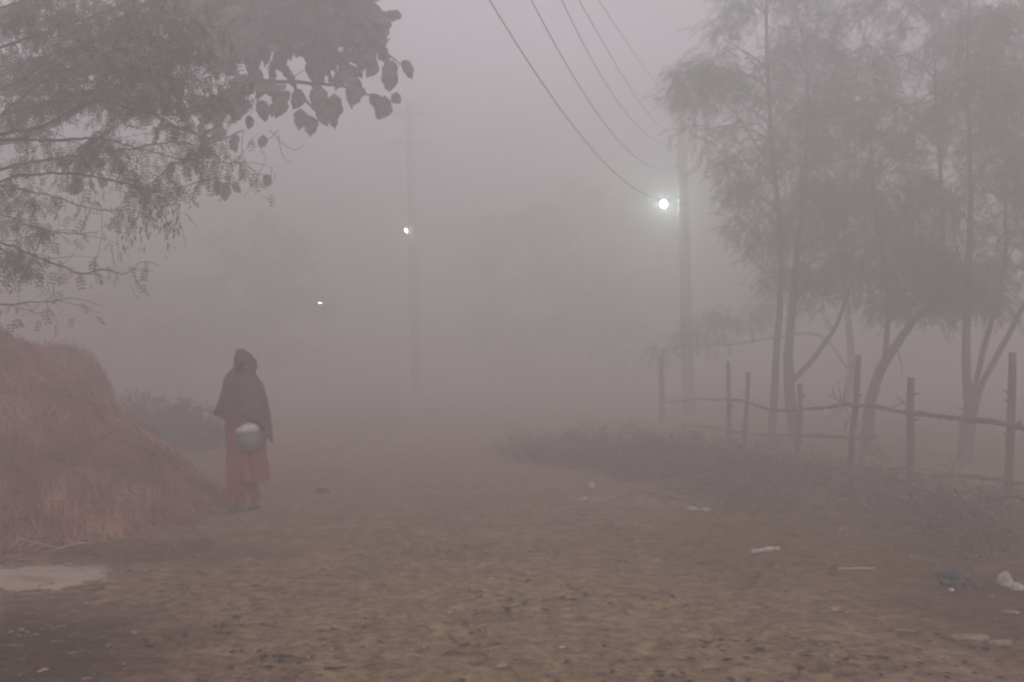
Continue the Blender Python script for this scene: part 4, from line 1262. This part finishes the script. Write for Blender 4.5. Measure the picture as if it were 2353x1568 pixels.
    loft('shawl', [(1.568, -.060, .02, .004, .004), (1.556, -.055, .02, .034, .042), (1.515, -.034, .012, .072, .085), (1.455, -.014, .008, .098, .106), (1.40, -.012, .005, .102, .112), (1.35, -.040, .01, .112, .108), (1.315, -.045, .01, .138, .112), (1.265, -.022, .01, .180, .13),
                   (1.18, -.010, .005, .205, .15), (1.06, -.014, -.01, .236, .165), (.98, -.020, -.02, .262, .185), (.94, -.024, -.02, .272, .20)],
         M['shawl'], n=96, folds=.012, nf=9, thick=.007, hole=face_hole, hemfn=hem)
    # dark border along the lower edge of the shawl
    vs = []
    pts_ = []
    for k in range(73):
        a_ = 2 * math.pi * k / 72
        fo = .012 * (math.sin(a_ * 9 + 1.5 * math.sin(3)) + .5 * math.sin(a_ * 15.3 + 2))
        ww = .02 * noise.noise(Vector((math.cos(a_) * 2, math.sin(a_) * 2, 0.94 * 6)))
        pts_.append(Vector((-.024 + math.cos(a_) * (.272 + fo + ww + .004), -.02 + math.sin(a_) * (.20 + fo + ww + .004), .94 + hem(a_, 1.0))))
    mb = MB(); mb.tube(pts_, [.010] * len(pts_), 6, cap=False); mb.build('shawl_border', M['hem'], root)
    # sandals
    for (x_, y_, z_, rz) in ((-.097, -.07, .012, .1), (.056, .10, .012, -.15)):
        mb = MB()
        ol = [(.0, -.11), (.028, -.10), (.040, -.06), (.034, .0), (.030, .06), (.018, .085), (-.018, .085), (-.028, .06), (-.030, .0), (-.036, -.06), (-.026, -.10)]
        n = len(ol); c_, s_ = math.cos(rz), math.sin(rz)
        vs = [(x_ + u * c_ - w * s_, y_ + u * s_ + w * c_, z_ + dz) for dz in (-.014, .004) for (u, w) in ol]
        mb.add(vs, [tuple(range(n))[::-1], tuple(range(n, 2 * n))] + [(i, (i + 1) % n, n + (i + 1) % n, n + i) for i in range(n)])
        mb.tube([(x_ - .036, y_ - .045, z_), (x_ - .01, y_ - .05, z_ + .042), (x_ + .02, y_ - .05, z_ + .040), (x_ + .042, y_ - .045, z_)], [.007] * 4, 6)
        mb.build('sandal', M['sandal'], root, smooth=False)
    # the pot she holds is a thing of its own
    pc = org + Vector((.105, -.235, .60))
    pr = empty('metal_pot', tuple(pc)); tag(pr, 'round grey metal pot with pale cloth over its mouth, held at the woman\'s hip', 'pot')
    mb = MB()
    lathe(mb, (0, 0, 0), [(.045, 0), (.085, .012), (.120, .050), (.134, .095), (.130, .135), (.105, .172), (.072, .195), (.060, .205), (.064, .222), (.080, .232)], 36)
    o_ = mb.build('vessel', M['pot'], pr)
    mb = MB(); pts_ = [Vector((.080 * math.cos(2 * math.pi * k / 32), .080 * math.sin(2 * math.pi * k / 32), .233)) for k in range(33)]
    mb.tube(pts_, [.006] * 33, 6, cap=False); mb.build('rim', M['pot'], pr)
    # pale cloth tucked over the mouth, slipping down on the left
    bm = bmesh.new(); bmesh.ops.create_icosphere(bm, subdivisions=4, radius=1)
    for q in bm.verts:
        n_ = 1 + .22 * noise.noise(q.co * 2.2 + Vector((3, 0, 0))) + .08 * noise.noise(q.co * 6)
        q.co = Vector((q.co.x * .108 * n_ - .028, q.co.y * .095 * n_ - .012, q.co.z * .052 * n_ + .208 + min(0, q.co.x) * .030))
    m_ = bpy.data.meshes.new('cloth_cover'); bm.to_mesh(m_); bm.free(); m_.materials.append(M['pale_cloth'])
    m_.polygons.foreach_set('use_smooth', [True] * len(m_.polygons))
    o_ = bpy.data.objects.new('cloth_cover', m_); COL.objects.link(o_); o_.parent = pr
build_person()

# ------------------------------------------------------------------ fog
hm = bpy.data.materials.new('haze'); hm.use_nodes = True
nt = hm.node_tree; nt.nodes.clear()
pv = nt.nodes.new('ShaderNodeVolumePrincipled')
pv.inputs['Color'].default_value = HAZE_COLOR
pv.inputs['Density'].default_value = HAZE_DENSITY
pv.inputs['Anisotropy'].default_value = HAZE_G
mo = nt.nodes.new('ShaderNodeOutputMaterial')
nt.links.new(pv.outputs[0], mo.inputs['Volume'])
mb = MB()
x0, x1, y0, y1, z0, z1 = -152, 152, -62, 152, -1.2, 11.8
mb.add([(x0, y0, z0), (x1, y0, z0), (x1, y1, z0), (x0, y1, z0), (x0, y0, z1), (x1, y0, z1), (x1, y1, z1), (x0, y1, z1)],
       [(0, 3, 2, 1), (4, 5, 6, 7), (0, 1, 5, 4), (1, 2, 6, 5), (2, 3, 7, 6), (3, 0, 4, 7)])
o = mb.build('haze', hm, smooth=False)
tag(o, 'thick pale morning fog filling the lane', 'fog', kind='stuff')
mx = max((ob.matrix_world @ Vector(c)).z for ob in scene.objects if ob.type == 'MESH' and ob.name != 'haze' for c in ob.bound_box)
print('highest', mx)
